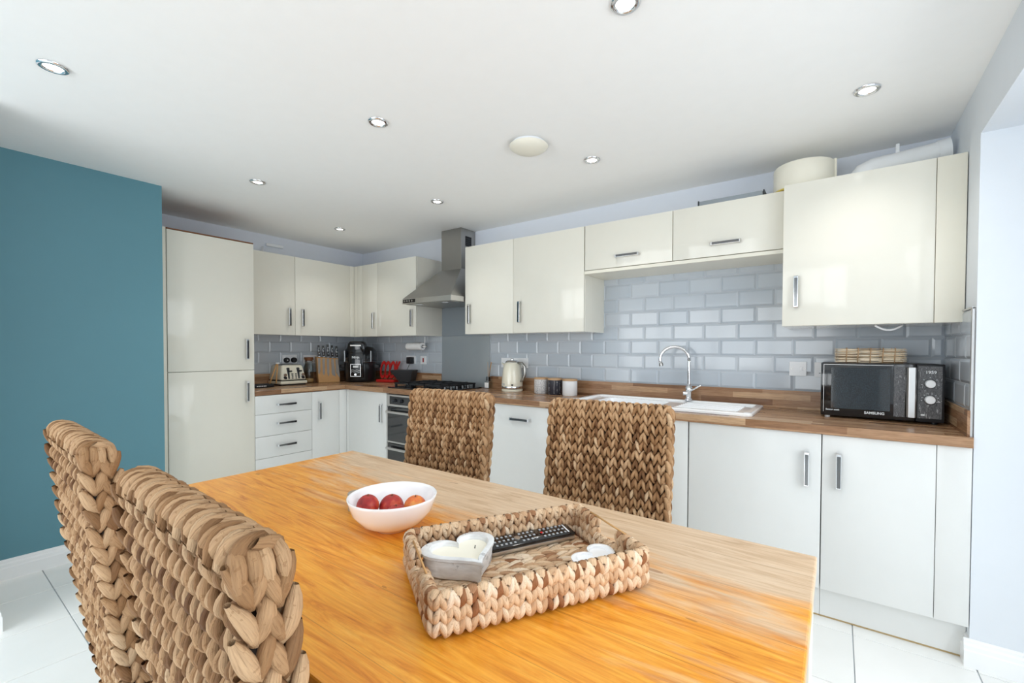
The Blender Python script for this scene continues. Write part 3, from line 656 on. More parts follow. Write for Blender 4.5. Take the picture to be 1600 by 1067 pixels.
put_text('lettering', 'Ninja', .036, 'white_print', pn, (0, -.1785, .262), (PI/2, 0, 0), bold=.0006)
# red word stand
ck = thing('word_stand', 'red stand spelling COOK on a red ledge beside the multicooker', 'stand', (.625, -.115, Z), math.radians(14))
B().box(-.125, .10, -.06, .05, 0, .028, .004, 2).build('ledge', 'red_paint', ck, 40)
for k, ch in enumerate('COOK'):
    me = text_mesh(ch, .26, .007, bold=.004); o = link('letter', me, 'red_paint', ck); o.scale = (.36, 1, 1)
    o.location = (-.085+.063*k, .0, .118); o.rotation_euler = (PI/2-.16, 0, 0)
    if k < 3: pass
# angular smart display
sd = thing('smart_display', 'dark grey faceted speaker display on the worktop left of the hob', 'speaker', (.925, -.135, Z), math.radians(24))
bm = bmesh.new(); V_ = [bm.verts.new(p) for p in ((-.075, -.02, .0), (.055, -.02, .0), (.055, .09, 0), (-.06, .09, 0), (-.15, -.075, .135), (.10, -.075, .135), (.12, .02, .14), (-.12, .02, .14))]
V_[0].co.x = -.06; V_[1].co.x = .045
for f in ((0, 3, 2, 1), (4, 5, 6, 7), (0, 1, 5, 4), (1, 2, 6, 5), (2, 3, 7, 6), (3, 0, 4, 7)): bm.faces.new([V_[i] for i in f])
bmesh.ops.recalc_face_normals(bm, faces=bm.faces); bmesh.ops.bevel(bm, geom=bm.edges[:], offset=.004, segments=2, profile=.5, affect='EDGES')
me = bpy.data.meshes.new('body'); bm.to_mesh(me); bm.free(); link('body', me, 'charcoal', sd)
B().box(-.06, .05, -.03, .08, 0, .008, .003).build('foot', 'black_matt', sd)
# paper roll under the wall unit
pr = thing('paper_roll', 'white kitchen paper roll hanging under the wall cupboard', 'paper roll', (1.02, -.10, 1.287), 0)
B().lathe([(.018, -.11), (.036, -.11), (.036, .11), (.018, .11), (.018, -.11)], 28, mat=Matrix.Rotation(PI/2, 4, 'Y')).build('paper', 'paper', pr, 40)
ph = thing('paper_roll_holder', 'thin chrome rail holding the paper roll below the wall cupboard', 'holder', (1.02, -.10, 1.287), 0)
B().tube([(-.125, 0, 0), (.165, 0, 0)], .006, 8).build('bar', 'steel_light', ph, True)
B().tube([(.14, 0, 0), (.14, 0, .098)], .004, 8).build('hanger', 'white_plastic', ph, True)
# reed diffuser
rd = thing('reed_diffuser', 'small reed diffuser with a white label and black cap right of the hob', 'diffuser', (1.95, -.06, Z), 0)
B().box(-.024, .024, -.024, .024, 0, .066, .004, 2).build('bottle', 'jar_glass', rd); B().box(-.022, .022, -.0255, -.0242, .006, .052).build('label', 'paper', rd)
B().cyl((0, 0, .066), (0, 0, .105), .018, n=16).build('cap', 'black_gloss', rd, 40)
for dx, dy in ((-.012, .008), (.02, .012), (.008, .02), (.028, -.004)): B().tube([(dx*.2, dy*.2, .10), (dx*1.3, dy*1.2, .235)], .0018, 6).build('reed', 'pale_wood', rd, True)
# kettle
kt = thing('kettle', 'cream jug kettle with a chrome base band and curved handle', 'kettle', (2.275, -.135, Z), math.radians(8))
B().lathe([(0, 0), (.088, 0), (.090, .012), (.086, .018), (0, .018)], 36).build('power_base', 'cream_enamel', kt, 40)
B().lathe([(.087, .02), (.090, .024), (.090, .042), (.088, .045)], 36).build('base_band', 'chrome', kt, 40)
B().lathe([(0, .0195), (.086, .0195), (.0895, .045), (.088, .09), (.080, .17), (.070, .225), (.058, .243), (0, .246)], 36).build('body', 'cream_enamel', kt, True)
B().lathe([(.06, .240), (.056, .250), (.04, .258), (0, .261)], 30).build('lid', 'chrome', kt, True)
B().lathe([(.012, .260), (.014, .272), (0, .275)], 16).build('lid_knob', 'chrome', kt, True)
B().tube([(.055, -.01, .236), (.10, -.014, .235), (.128, -.016, .205), (.128, -.016, .14), (.112, -.014, .095), (.084, -.01, .085)], [.010, .012, .012, .011, .010, .009], 12).build('handle', 'steel', kt, True)
B().prism([(-.075, .225), (-.102, .238), (-.07, .205)], -.014, .014, 'xz', .003).build('spout', 'cream_enamel', kt, 40)
B().box(-.052, -.022, -.0855, -.070, .052, .066, .001).build('badge', 'steel', kt); B().box(.028, .05, -.082, -.060, .05, .062, .001).build('switch', 'black_gloss', kt)
# canisters
for k, (x, y, mm, lab) in enumerate(((2.575, -.145, 'canister_speckle', 'grey speckled storage canister with wooden lid, left of the three'), (2.71, -.155, 'canister_pattern', 'dark patterned storage canister with wooden lid, middle of the three'), (2.848, -.165, 'white_plastic', 'plain white storage canister with wooden lid, right of the three'))):
    t = thing('storage_canister', lab, 'canister', (x, y, Z), 0, 'canisters beside the kettle')
    B().lathe([(0, 0), (.054, 0), (.057, .004), (.057, .112), (0, .112)], 32).build('body', mm, t, 40)
    B().lathe([(0, .1125), (.0585, .1125), (.0585, .124), (.056, .127), (0, .127)], 32).build('lid', 'lid_wood', t, 40)

# ------------------------------------------------------------------ microwave and twig basket
mw = thing('microwave', 'black microwave with marbled trim and two silver dials on the worktop', 'microwave', (4.442, -.30, Z), 0)
B().box(0, .482, .018, .272, .010, .284, .006, 2).build('casing', 'black_matt', mw, 40)
for x, y in ((.03, .03), (.45, .03), (.03, .25), (.45, .25)): B().cyl((x, y, 0), (x, y, .010), .012, n=12).build('foot', 'white_plastic' if x+y < .1 else 'black_matt', mw)
dr = B().box(.0, .378, 0, .018, .010, .286, .005, 2).build('door', 'black_gloss', mw, 40)
B().box(.045, .285, -.0012, 0, .05, .262, .0005).build('window', 'mesh_window', dr)
B().box(.298, .340, -.0014, 0, .028, .272).build('marbled_strip', 'marble_film', dr)
tr = B()
for a, b_, c, d in ((.012, .296, .276, .2775), (.012, .0135, .03, .276)): tr.box(a, b_, -.0012, 0, c, d)
tr.build('silver_line', 'steel_light', dr)
B().prism([(.344, 0), (.344, -.022), (.350, -.030), (.374, -.030), (.380, -.022), (.380, 0), (.372, 0), (.372, -.02), (.352, -.02), (.352, 0)], .030, .270, 'xy', .001).build('handle', 'steel_light', dr)
put_text('lettering', 'SAMSUNG', .0175, 'white_print', dr, (.224, -.0016, .036), (PI/2, 0, 0), bold=.0004)
put_text('lettering', 'Sensor cook', .0115, 'white_print', dr, (.052, -.0016, .042), (PI/2, 0, 0), bold=.0002)
cp = B().box(.380, .482, 0, .018, .010, .286, .005, 2).build('control_panel', 'black_matt', mw, 40)
B().box(.386, .472, -.0014, 0, .028, .276).build('marbled_panel', 'marble_film', cp)
for z in (.193, .117):
    B().lathe([(0, .018), (.017, .018), (.0195, .012), (.0205, 0), (0, 0)], 28, mat=Matrix.Translation((.430, -.0014, z)) @ Matrix.Rotation(PI/2, 4, 'X')).build('dial', 'ceramic', cp, 40)
    B().lathe([(.0205, .0), (.0225, .002), (.0225, 0)], 28, mat=Matrix.Translation((.430, -.0014, z)) @ Matrix.Rotation(PI/2, 4, 'X')).build('dial_ring', 'black_gloss', cp, True)
mk = B()
for z, n in ((.193, 5), (.117, 8)):
    for k in range(n):
        a = PI*(1.05-1.1*k/(n-1)); mk.box(.430+.030*math.cos(a)-.0025, .430+.030*math.cos(a)+.0025, -.002, -.0014, z+.030*math.sin(a)-.001, z+.030*math.sin(a)+.001)
mk.box(.452, .466, -.002, -.0014, .108, .110)
tag(mk.build('dial_marks', 'white_print', cp), 'ring of tiny white dial marks', kind='stuff')
put_text('lettering', '1959', .020, 'white_print', cp, (.432, -.0018, .247), (PI/2, 0, -.0), bold=.0003)
B().box(.398, .412, -.0028, -.0014, .040, .048, .001).build('badge', 'white_print', cp)

class Strands:
    """Many leaf strands gathered in one mesh, with UVs along each strand and a tint per strand."""
    def __init__(s, seed=1): s.v, s.f, s.uv, s.t, s.n = [], [], [], [], 0; s.r = random.Random(seed)
    def leaf(s, p, a, n, L, Wd, T, K=7, Mn=8, tint=None, bow=.0, tuck=.006, cut=0.0):
        p, a, n = np.array(p, float), np.array(a, float), np.array(n, float); a /= np.linalg.norm(a); n = n-a*n.dot(a); n /= np.linalg.norm(n); l = np.cross(n, a)
        r = s.r; t0 = np.linspace(0.02, .98, K); ph = np.linspace(0, 2*PI, Mn, endpoint=False); tint = r.random() if tint is None else tint
        tw = r.uniform(-.35, .35); k1, k2 = r.uniform(0, 6), r.uniform(.04, .10); side = r.uniform(-.15, .15)*Wd; ou, ov = r.random()*20, r.random()*20
        prof = np.sin(PI*t0)**.5; prof = .16+.84*prof
        for i, (t_, w_) in enumerate(zip(t0, prof)):
            c = p+a*(t_-.5)*L+l*side*math.sin(PI*t_)+n*(bow*math.sin(PI*t_)-tuck*(1-math.sin(PI*t_)**.7))
            rot = tw*(t_-.5)
            rad = 1+k2*np.sin(3*ph+k1)
            x = np.cos(ph)*Wd/2*w_*rad; z = np.sin(ph)*T/2*(.45+.55*w_)*rad
            xr = x*math.cos(rot)-z*math.sin(rot); zr = x*math.sin(rot)+z*math.cos(rot)
            s.v.append(c[None]+l[None]*xr[:, None]+n[None]*zr[:, None])
        base = s.n; s.n += K*Mn
        for i in range(K-1):
            for k in range(Mn):
                k2_ = (k+1) % Mn
                s.f.append((base+i*Mn+k, base+i*Mn+k2_, base+(i+1)*Mn+k2_, base+(i+1)*Mn+k))
                u0, u1 = ou+k/Mn, ou+(k+1)/Mn; v0, v1 = ov+i/(K-1), ov+(i+1)/(K-1)
                s.uv += [u0, v0, u1, v0, u1, v1, u0, v1]
        s.t += [tint]*(K*Mn)
    def mesh(s, name):
        V = np.concatenate(s.v); me = bpy.data.meshes.new(name); nf = len(s.f)
        me.vertices.add(len(V)); me.vertices.foreach_set('co', V.ravel()); me.loops.add(nf*4); me.loops.foreach_set('vertex_index', np.array(s.f).ravel())
        me.polygons.add(nf); me.polygons.foreach_set('loop_start', np.arange(nf)*4)
        me.update(calc_edges=True)
        uv = me.uv_layers.new(name='UVMap'); uv.data.foreach_set('uv', np.array(s.uv, dtype=np.float32))
        at = me.attributes.new('tint', 'FLOAT', 'POINT'); at.data.foreach_set('value', np.array(s.t, dtype=np.float32))
        me.validate(); me.shade_smooth(); return me
def resample(pts, step):
    pts = np.array(pts, float); d = np.r_[0, np.cumsum(np.linalg.norm(np.diff(pts, axis=0), axis=1))]
    n = max(2, int(round(d[-1]/step))); q = (np.arange(n)+.5)*d[-1]/n
    P = np.stack([np.interp(q, d, pts[:, i]) for i in range(3)], 1); e = 1e-3
    T = np.stack([np.interp(np.minimum(q+.01, d[-1]), d, pts[:, i])-np.interp(np.maximum(q-.01, 0), d, pts[:, i]) for i in range(3)], 1)
    return P, T/np.linalg.norm(T, axis=1)[:, None], d[-1]/n
def braid(st, pts, lateral, width, pitch, T=.014, alpha=.42, lo=1.62, flip=1, wk=.51):
    """V-plaited braid along pts; lateral = unit vector across it, the outward normal is lateral x tangent * flip."""
    P, Tn, pt = resample(pts, pitch); lat = np.array(lateral, float)
    for p, t in zip(P, Tn):
        n = np.cross(lat, t)*flip
        for sgn in (-1, 1):
            j = st.r.uniform(-.08, .08); a = t*math.cos(alpha+j)+lat*sgn*math.sin(alpha+j)*-1
            st.leaf(p+lat*sgn*width*.25+t*pt*st.r.uniform(-.08, .08)+n*st.r.uniform(-.0015, .0015), a, n, pt*lo*st.r.uniform(.94, 1.06), width*wk*st.r.uniform(.88, 1.12), T, bow=.003, tuck=.012)
# twig basket on the microwave
tb = thing('twig_basket', 'shallow twig basket lying on top of the microwave', 'basket', (4.645, -.155, Z+.287), 0)
st = Strands(5); hx, hy = .137, .095
for k in range(11):
    z = .004+.0066*k; 
    for (ax, ay, bx, by, nx, ny) in ((-hx, -hy, hx, -hy, 0, -1), (-hx, hy, hx, hy, 0, 1), (-hx, -hy, -hx, hy, -1, 0), (hx, -hy, hx, hy, 1, 0)):
        seg = 3
        for q in range(seg):
            u = (q+.5)/seg; L = math.hypot(bx-ax, by-ay)/seg*1.25
            st.leaf((ax+(bx-ax)*u+nx*st.r.uniform(-.002, .003), ay+(by-ay)*u+ny*st.r.uniform(-.002, .003), z+st.r.uniform(-.0015, .0015)), (bx-ax, by-ay, st.r.uniform(-.008, .008)), (nx, ny, 0), L, .006, .005, K=4, Mn=5, tuck=0)
o = link('twig_walls', st.mesh('twig_walls'), 'twig', tb); o['kind'] = 'stuff'
B().box(-hx+.004, hx-.004, -hy+.004, hy-.004, 0, .004).build('base', 'twig', tb)
b = B()
for fx in (-.7, -.35, .02, .38, .72):
    for sy in (-1, 1): b.tube([(fx*hx, sy*(hy+.006), .0), (fx*hx+.003, sy*(hy+.0065), .074), (fx*hx+.002, sy*(hy-.004), .076)], .0022, 6)
b.build('binding', 'lid_wood', tb, True)

# ------------------------------------------------------------------ on top of the wall units
dm = thing('cake_tin', 'round cream drum standing on top of the sink cupboards by the boiler cupboard', 'tin', (4.345, -.215, ZT+.003), 0)
B().lathe([(0, .012), (.143, .012), (.145, .02), (.145, .135), (.140, .143), (0, .146)], 48).build('drum', 'cream_plastic', dm, 40)
B().lathe([(0, 0), (.150, 0), (.152, .004), (.150, .010), (0, .011)], 48).build('base_plate', 'yellow_edge', dm, 40)
B().box(.136, .151, -.03, -.005, .013, .15, .003).build('seam_strip', 'cream_plastic', dm)
fp = thing('flue_pipe', 'white plastic flue pipe running above the boiler cupboard to the wall', 'pipe', (4.6, -.16, ZT+.003), 0)
B().tube([(-.03, 0, .05), (.0, 0, .07), (.05, 0, .085), (.12, 0, .092)], [.03, .045, .05, .05], 24).build('elbow', 'white_plastic', fp, 50)
B().tube([(.12, 0, .092), (.30, 0, .108)], .047, 24).build('pipe', 'white_plastic', fp, 50)
B().tube([(.30, 0, .108), (.345, 0, .113)], .052, 24).build('collar', 'white_plastic', fp, 50)
B().box(.14, .155, -.01, .01, .13, .185, .002).build('stub', 'white_plastic', fp)
B().box(-.02, .0, -.03, .03, 0, .035).box(.22, .24, -.03, .03, 0, .062).build('bracket', 'white_plastic', fp)
t = thing('grey_tray', 'flat grey box lying on top of the sink cupboards', 'tray', (3.99, -.235, ZT+.001), 0)
B().box(-.17, .17, -.09, .16, 0, .026, .003, 2).build('tray_body', 'splash_panel', t, 40); B().box(-.178, -.171, -.09, .16, 0, .03).box(.171, .178, -.09, .16, 0, .03).build('dark_rim', 'charcoal', t)
t = thing('junction_box', 'small white cable box fixed above the left wall cupboards', 'box', (.002, -1.0, 2.262), RL)
B().box(-.075, .085, -.03, 0, -.014, .014, .005, 2).build('cover', 'white_plastic', t, 40)
t = thing('cable_stub', 'thin white cables on top of the left wall cupboards', 'cable', (.10, -1.20, ZT+.001), RL)
B().tube([(-.12, 0, .012), (.02, 0, .012), (.07, .03, .06), (.085, .06, .10)], .006, 8).build('cable', 'white_plastic', t, True); B().tube([(.02, -.02, .01), (.13, -.03, .012)], .006, 8).build('cable', 'white_plastic', t, True)

# ------------------------------------------------------------------ ceiling fittings
DL = [((2.002, -2.757), 'chrome downlight nearest the teal wall, at the left of the ceiling'), ((2.687, -1.766), 'chrome downlight in the middle row, above the table left end'), ((3.95, -1.774), 'chrome downlight cut by the top of the picture, above the wicker tray'),
      ((4.599, -.751), 'chrome downlight in front of the boiler cupboard'), ((3.34, -.792), 'chrome downlight right of the round ceiling dome, before the sink cupboards'), ((1.386, -1.742), 'small chrome downlight out from the fridge housing'),
      ((2.073, -.799), 'chrome downlight in front of the cooker hood'), ((.784, -.78), 'farthest chrome downlight, over the inner corner of the worktop')]
RING = B().lathe([(.028, .0), (.030, -.006), (.036, -.009), (.044, -.007), (.048, -.002), (.048, 0)], 36).mesh('ring'); LEN = B().lathe([(0, -.0035), (.02, -.004), (.029, -.003), (.029, 0), (0, 0)], 28).mesh('lamp')
for (x, y), lab in DL:
    t = thing('downlight', lab, 'light', (x, y, H-.0005), 0, 'ceiling downlights')
    link('ring', RING, 'chrome', t, True); link('lamp', LEN, 'led_white', t, True)
    l = bpy.data.lights.new('downlight_beam', 'SPOT'); l.energy = 13; l.spot_size = 1.9; l.spot_blend = 1.0; l.shadow_soft_size = .03; l.color = (1, .97, .92)
    lo = bpy.data.objects.new('downlight_beam', l); COL.objects.link(lo); lo.location = (x, y, H-.02)
t = thing('ceiling_dome', 'round cream dome cover on the ceiling between the downlights', 'vent', (3.156, -1.167, H-.0005), 0)
B().lathe([(.088, 0), (.088, -.014), (.075, -.018), (0, -.018)], 40).build('mount', 'white_plastic', t, 40)
B().lathe([(.103, -.016), (.101, -.022), (.08, -.036), (.045, -.046), (0, -.050)], 40).build('cover', 'cream_plastic', t, True)

# ------------------------------------------------------------------ dining table
TC = Vector((3.525, -2.295, FL)); TT = .76-FL
tb = thing('dining_table', 'worn honey oak dining table with white painted legs', 'table', TC, 0)
tx, ty = .955, .462
B().box(-tx, tx, -ty, ty, TT-.032, TT, .004, 2).build('tabletop', 'table_oak', tb)
B().box(-tx+.03, tx-.012, ty-.035, ty-.012, TT-.12, TT-.0325).box(-tx+.03, tx-.012, -ty+.012, -ty+.035, TT-.12, TT-.0325).box(tx-.033, tx-.012, -ty+.036, ty-.036, TT-.12, TT-.0325).box(-tx+.03, -tx+.05, -ty+.036, ty-.036, TT-.12, TT-.0325).build('apron', 'cream_edge', tb)
for sx in (-1, 1):
    for sy in (-1, 1):
        cx, cy = sx*(tx-.045), sy*(ty-.045)
        B().frustum((cx-.033, cx+.033, cy-.033, cy+.033), (cx-.04, cx+.04, cy-.04, cy+.04), 0, TT-.034, .004).build('leg', 'cream_edge', tb)

# ------------------------------------------------------------------ woven chairs
CW, CT = .494, .053          # back width and thickness
def yc(z): return .075*max(0, (1.075-z)/.6)**1.25
def back_path(x, zr, zf, topz=1.075):
    h = CT/2-.006; pts = []
    for z in np.linspace(zr, topz-h, 24): pts.append((x, yc(z)-h, z))
    for a in np.linspace(0, PI, 9)[1:-1]: pts.append((x, yc(topz)-h*math.cos(a), topz-h+h*.9*math.sin(a)))
    for z in np.linspace(topz-h, zf, 20): pts.append((x, yc(z)+h, z))
    return pts
NC = 17; PW = (CW-.03)/NC
colm = []
for k in range(4):
    st = Strands(20+k); bp_ = back_path(0, .05, .47); braid(st, bp_[:24], (1, 0, 0), PW*1.0, .037, T=.016, alpha=.30, lo=1.42, wk=.36); braid(st, bp_[23:], (1, 0, 0), PW*1.06, .0335, T=.022, alpha=.36, lo=1.66); colm.append(st.mesh('braid'))
def side_mesh(sgn, seed):
    st = Strands(seed); cols = [-.0140, .0140]
    for j, c in enumerate(cols):
        zz = np.linspace(1.056-.006*j, .06, 28); pts = [(sgn*(CW/2-.007), yc(z)+c, z) for z in zz]
        P, Tn, pt = resample(pts, .041)
        for i, (p, tn) in enumerate(zip(P, Tn)):
            for s2 in (-1, 1):
                if j != 1 and s2 == (1 if c > 0 else -1) and False: continue
                a = tn*.92-np.array((0, 1, 0))*s2*.36
                st.leaf(p+np.array((0, s2*.0085, 0)), a, (sgn, 0, 0), pt*1.5*st.r.uniform(.95, 1.08), .0195*st.r.uniform(.95, 1.12), .018, bow=.003, tuck=.006)
    return st.mesh('edge_braid')
sidem = [side_mesh(-1, 41), side_mesh(1, 42)]
knots = []
for sgn in (-1, 1):
    st = Strands(50+sgn)
    for k in range(4):
        y = -.0205+.0137*k; st.leaf((sgn*(CW/2-.010), y, 1.056), (sgn*.5, (k-1.5)*.05, -.85), (sgn*.85, 0, .5), .05, .0185, .017, bow=.004, tuck=.005, tint=st.r.uniform(.3, .75))
    knots.append(st.mesh('corner_knot'))
coreb = B()
for z0, z1 in zip(np.linspace(.04, 1.05, 15)[:-1], np.linspace(.04, 1.05, 15)[1:]):
    zc = (z0+z1)/2; coreb.box(-CW/2+.018, CW/2-.018, yc(zc)-CT/2+.016, yc(zc)+CT/2-.016, z0, z1+.002)
corem = coreb.mesh('backrest'); corem.materials.append(M['strand_core'])
seatm = B().box(-CW/2+.01, CW/2-.01, .125, .44, .20, .455, .02, 3).mesh('seat'); 
stt = Strands(60)
for k in range(NC):
    x = -CW/2+.015+PW*(k+.5); braid(stt, [(x, .13, .458), (x, .43, .458), (x, .448, .44), (x, .448, .21)], (1, 0, 0), PW*1.06, .046, T=.014, flip=-1 if False else 1)
seatw = stt.mesh('seat_weave')
legm = [B().frustum((x-.016, x+.016, y-.016, y+.016), (x-.02, x+.02, y-.02, y+.02), 0, .202).mesh('leg') for x in (-.21, .21) for y in (.20, .405)]
def wicker_chair(label, loc, rot, seed):
    r = random.Random(seed); c = thing('wicker_chair', label, 'chair', (loc[0], loc[1], FL), rot, 'woven chairs round the dining table')
    bk = bpy.data.objects.new('backrest', corem); COL.objects.link(bk); bk.parent = c
    order = [r.randrange(4) for _ in range(NC)]
    for k in range(NC):
        if k and order[k] == order[k-1]: order[k] = (order[k]+1) % 4
        o = link('braid', colm[order[k]], 'seagrass', bk); o.location = (-CW/2+.015+PW*(k+.5), 0, 0)
    for m_ in sidem: link('edge_braid', m_, 'seagrass', bk)
    for m_ in knots: link('corner_knot', m_, 'seagrass', bk)
    s = link('seat', seatm, 'strand_core', c); link('seat_weave', seatw, 'seagrass', s)
    for m_ in legm: link('leg', m_, 'dark_wood', c)
    return c
wicker_chair('woven seagrass chair at the near side of the table, closest to the camera', (3.777, -2.890), math.radians(-1.6), 1)
wicker_chair('woven seagrass chair nearest the teal wall, beside the near chair', (2.983, -2.866), math.radians(-1.8), 2)
wicker_chair('woven seagrass chair across the table in front of the oven', (2.968, -1.56), PI+math.radians(4), 3)
wicker_chair('woven seagrass chair across the table in front of the sink', (3.785, -1.52), PI+math.radians(4), 4)

# ------------------------------------------------------------------ things on the table
ZTAB = .7605
bw = thing('fruit_bowl', 'white porcelain bowl of fruit on the table', 'bowl', (3.505, -2.325, ZTAB), 0)
B().lathe([(0, 0), (.045, 0), (.048, .004), (.052, .006), (.085, .024), (.108, .052), (.119, .085), (.121, .093), (.119, .094), (.116, .086), (.104, .055), (.08, .028), (.05, .012), (0, .010)], 56).build('bowl_body', 'ceramic', bw, True)
for x, y, z, r, mm, lab in ((-.057, -.0405, .063, .0305, 'peach', 'dark red nectarine at the left of the bowl'), (-.0235, .014, .052, .034, 'peach', 'big red nectarine in the middle of the bowl'), (.041, -.020, .049, .0305, 'peach', 'red nectarine at the front of the bowl'), (.043, .043, .057, .0315, 'peach_orange', 'orange nectarine at the right of the bowl')):
    t = thing('nectarine', lab, 'fruit', (3.505+x, -2.325+y, ZTAB+z), R.random()*6, 'fruit in the white bowl')
    B().lathe([(0, -r*.95)]+[(r*math.sin(a)*(1+.03*math.sin(2*a)), -r*.95*math.cos(a)) for a in np.linspace(.2, PI-.35, 14)]+[(r*.12, r*.86), (0, r*.8)], 28).build('flesh', mm, t, True)
    B().tube([(0, 0, r*.78), (.002, 0, r*1.0)], .0018, 6).build('stem', 'dark_wood', t, True)
t = thing('small_tin', 'small grey round tin behind the fruit bowl', 'tin', (3.302, -2.298, ZTAB), 0)
B().lathe([(0, 0), (.028, 0), (.029, .002), (.029, .038), (0, .038)], 32).build('body', 'grey_tin', t, 40); B().lathe([(.0305, .0385), (.0305, .052), (.029, .054), (0, .054), (0, .0385)], 32).build('lid', 'grey_tin', t, 40)

# woven tray
TA = math.radians(58.5); TRC = Vector((3.951, -2.328, ZTAB)); TLx, TLy, THt = .446, .287, .082
tr = thing('woven_tray', 'rectangular woven leaf tray on the table holding a candle and remote', 'tray', TRC, TA)
hx, hy = TLx/2, TLy/2
B().box(-hx+.008, hx-.008, -hy+.008, hy-.008, 0, .006).build('base_board', 'tray_leaf', tr)
cm = []
def plait_mesh(seed, h, wd=.0225):
    st = Strands(seed)
    n = max(1, int(round(h/.026)))
    for i in range(n):
        z = h-(i+.5)*h/n
        for s2 in (-1, 1):
            st.leaf((s2*wd*.24, -.0055, z), (-s2*st.r.uniform(.26, .44), 0, -1), (0, -1, 0), h/n*1.5*st.r.uniform(.92, 1.12), wd*.66*st.r.uniform(.9, 1.1), .014, bow=.002, tuck=.004, tint=(st.r.random()**.8 if st.r.random() > .06 else .0))
            st.leaf((s2*wd*.24, .0055, z), (-s2*.36, 0, -1), (0, 1, 0), h/n*1.5, wd*.56, .012, bow=.002, tuck=.004)
    st.leaf((0, 0, h), (.25, 1, 0), (0, 0, 1), .026, wd*.95, .010, bow=.002, tuck=.006)
    return st.mesh('plait')
tall = [plait_mesh(70+k, THt-.012) for k in range(5)]; low = [plait_mesh(80+k, .030) for k in range(2)]
def run(a, b, rot, hole=None):
    a, b = Vector(a), Vector(b); L = (b-a).length; n = int(round(L/.0222))
    for k in range(n):
        u = (k+.5)/n; p = a.lerp(b, u); me = R.choice(tall)
        if hole and hole[0] < u < hole[1]: me = R.choice(low)
        link('plait', me, 'tray_leaf', tr, loc=(p.x, p.y, .008), rotz=rot)
run((-hx+.008, -hy, 0), (hx-.008, -hy, 0), 0); run((-hx+.008, hy, 0), (hx-.008, hy, 0), PI)
run((-hx, hy-.008, 0), (-hx, -hy+.008, 0), -PI/2, (.3, .7)); run((hx, -hy+.008, 0), (hx, hy-.008, 0), PI/2, (.3, .7))
for sx in (-1, 1):
    for sy in (-1, 1): link('plait', R.choice(tall), 'tray_leaf', tr, loc=(sx*(hx-.004), sy*(hy-.004), .008), rotz=math.atan2(-sx*hx, sy*hx))
    B().tube([(sx*hx, -.075, THt+.002), (sx*hx, .075, THt+.002)], .0022, 8).build('handle_wire', 'pale_wood', tr, True)
for row in range(11):
    y = -hy+.018+row*(TLy-.036)/10; st = Strands(100+row); n = 13
    for i in range(n):
        x = -hx+.02+(i+.5)*(TLx-.04)/n
        for s2 in (-1, 1): st.leaf((x, y+s2*.006, .0085), (1, -s2*.38*(1 if row % 2 else -1), 0), (0, 0, 1), .05, .0155, .006, bow=.001, tuck=.003, K=6, Mn=7)
    link('base_plait', st.mesh('base_plait'), 'tray_leaf', tr)
def tray_pt(u, v, z=0):
    c, s = math.cos(TA), math.sin(TA); return Vector((TRC.x+c*u-s*v, TRC.y+s*u+c*v, ZTAB+z))

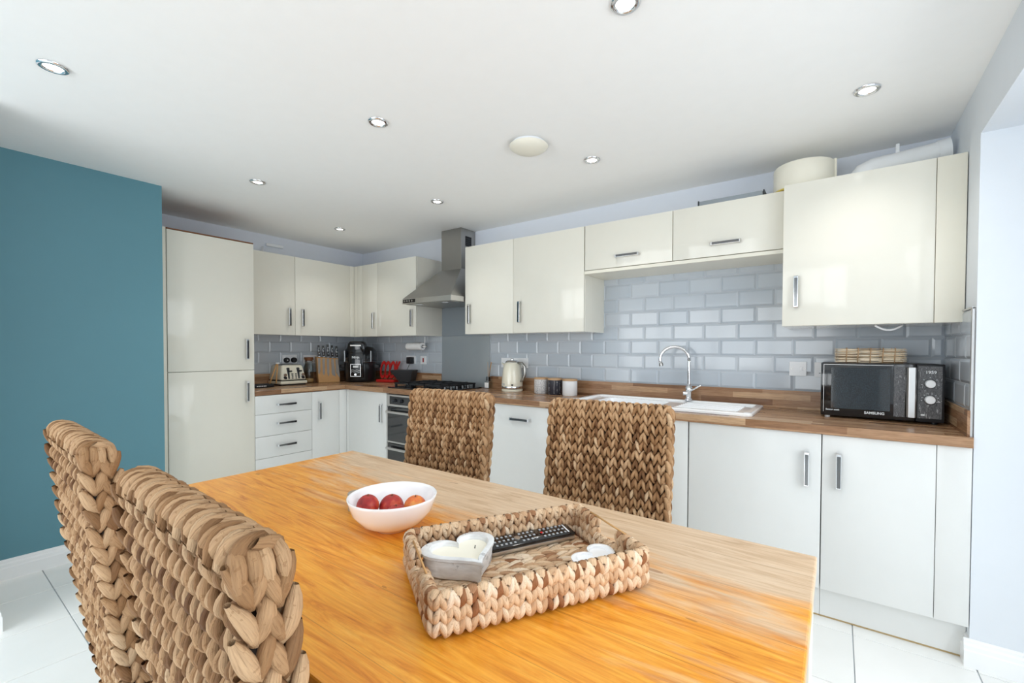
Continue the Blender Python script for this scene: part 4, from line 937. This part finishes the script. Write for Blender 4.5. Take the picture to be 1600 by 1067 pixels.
def heart(n=48, w=1.0):
    pts = []
    for k in range(n):
        t = 2*PI*k/n; x = 16*math.sin(t)**3; y = 13*math.cos(t)-5*math.cos(2*t)-2*math.cos(3*t)-math.cos(4*t); pts.append((x/17*w, y/17*w))
    return pts
def offset_scale(pts, s, cy=0): return [(x*s, (y-cy)*s+cy) for x, y in pts]
def heart_dish(par, w, h, wall, depth, mat, name):
    bm = bmesh.new(); P0 = heart(56, w); lv = []
    for s, z in ((.90, 0), (.96, .004), (1, h*.8), (1.05, h*.84), (1.06, h*.97), (1.02, h), (1-wall, h), (1-wall-.03, h*.96), (1-wall-.06, h-depth)):
        lv.append([bm.verts.new((x, y, z)) for x, y in offset_scale(P0, s, -.06*w)])
    for a, b in zip(lv, lv[1:]):
        for k in range(len(a)): j = (k+1) % len(a); bm.faces.new((a[k], a[j], b[j], b[k]))
    bm.faces.new(lv[0][::-1]); bm.faces.new(lv[-1]); bmesh.ops.recalc_face_normals(bm, faces=bm.faces)
    me = bpy.data.meshes.new(name); bm.to_mesh(me); bm.free(); link(name, me, mat, par, 35)
    return P0
hc = thing('heart_candle', 'chunky distressed white heart-shaped candle in the tray', 'candle', (3.842, -2.400, ZTAB+.0135), math.radians(70))
P0 = heart_dish(hc, .087, .048, .15, .012, 'white_distressed', 'pot')
bm = bmesh.new(); vs = [bm.verts.new((x, y, .0375)) for x, y in offset_scale(P0, .80, -.005)]; bm.faces.new(vs); me = bpy.data.meshes.new('wax'); bm.to_mesh(me); bm.free(); link('wax', me, 'wax', hc)
B().cyl((.03, .0, .0375), (.031, 0, .044), .0012, n=6).build('wick', 'black_matt', hc)
h2 = thing('heart_dish', 'flat plain white heart-shaped dish at the far end of the tray', 'dish', (4.082, -2.218, ZTAB+.0135), math.radians(82))
heart_dish(h2, .060, .026, .12, .006, 'ceramic', 'dish_body')
# remote control
rm = thing('remote_control', 'black television remote with silver edge lying in the tray', 'remote', (3.894, -2.210, ZTAB+.0172), math.radians(62))
rm.rotation_euler = (math.radians(8), 0, math.radians(62))
B().box(-.115, .115, -.026, .026, 0, .011, .004, 2).build('silver_underside', 'steel_light', rm, 40)
B().box(-.115, .115, -.0255, .0255, .0105, .019, .0035, 2).build('casing', 'black_gloss', rm, 40)
b = B()
for i in range(17):
    for j in range(3):
        if i in (5, 10): continue
        x, y = -.098+.0118*i, -.015+.015*j; b.box(x-.0026, x+.0026, y-.0026, y+.0026, .019, .0202)
tag(b.build('buttons', 'grey_print', rm), 'rows of small pale buttons', kind='stuff')
B().cyl((-.039, 0, .019), (-.039, 0, .0212), .008, n=16).build('round_button', 'steel_light', rm, 40)
b = B().box(.026, .032, -.003, .003, .0205, .0215).build('red_button', 'red_paint', rm)
B().box(.098, .102, -.018, .018, .019, .0195).build('logo_mark', 'white_print', rm)
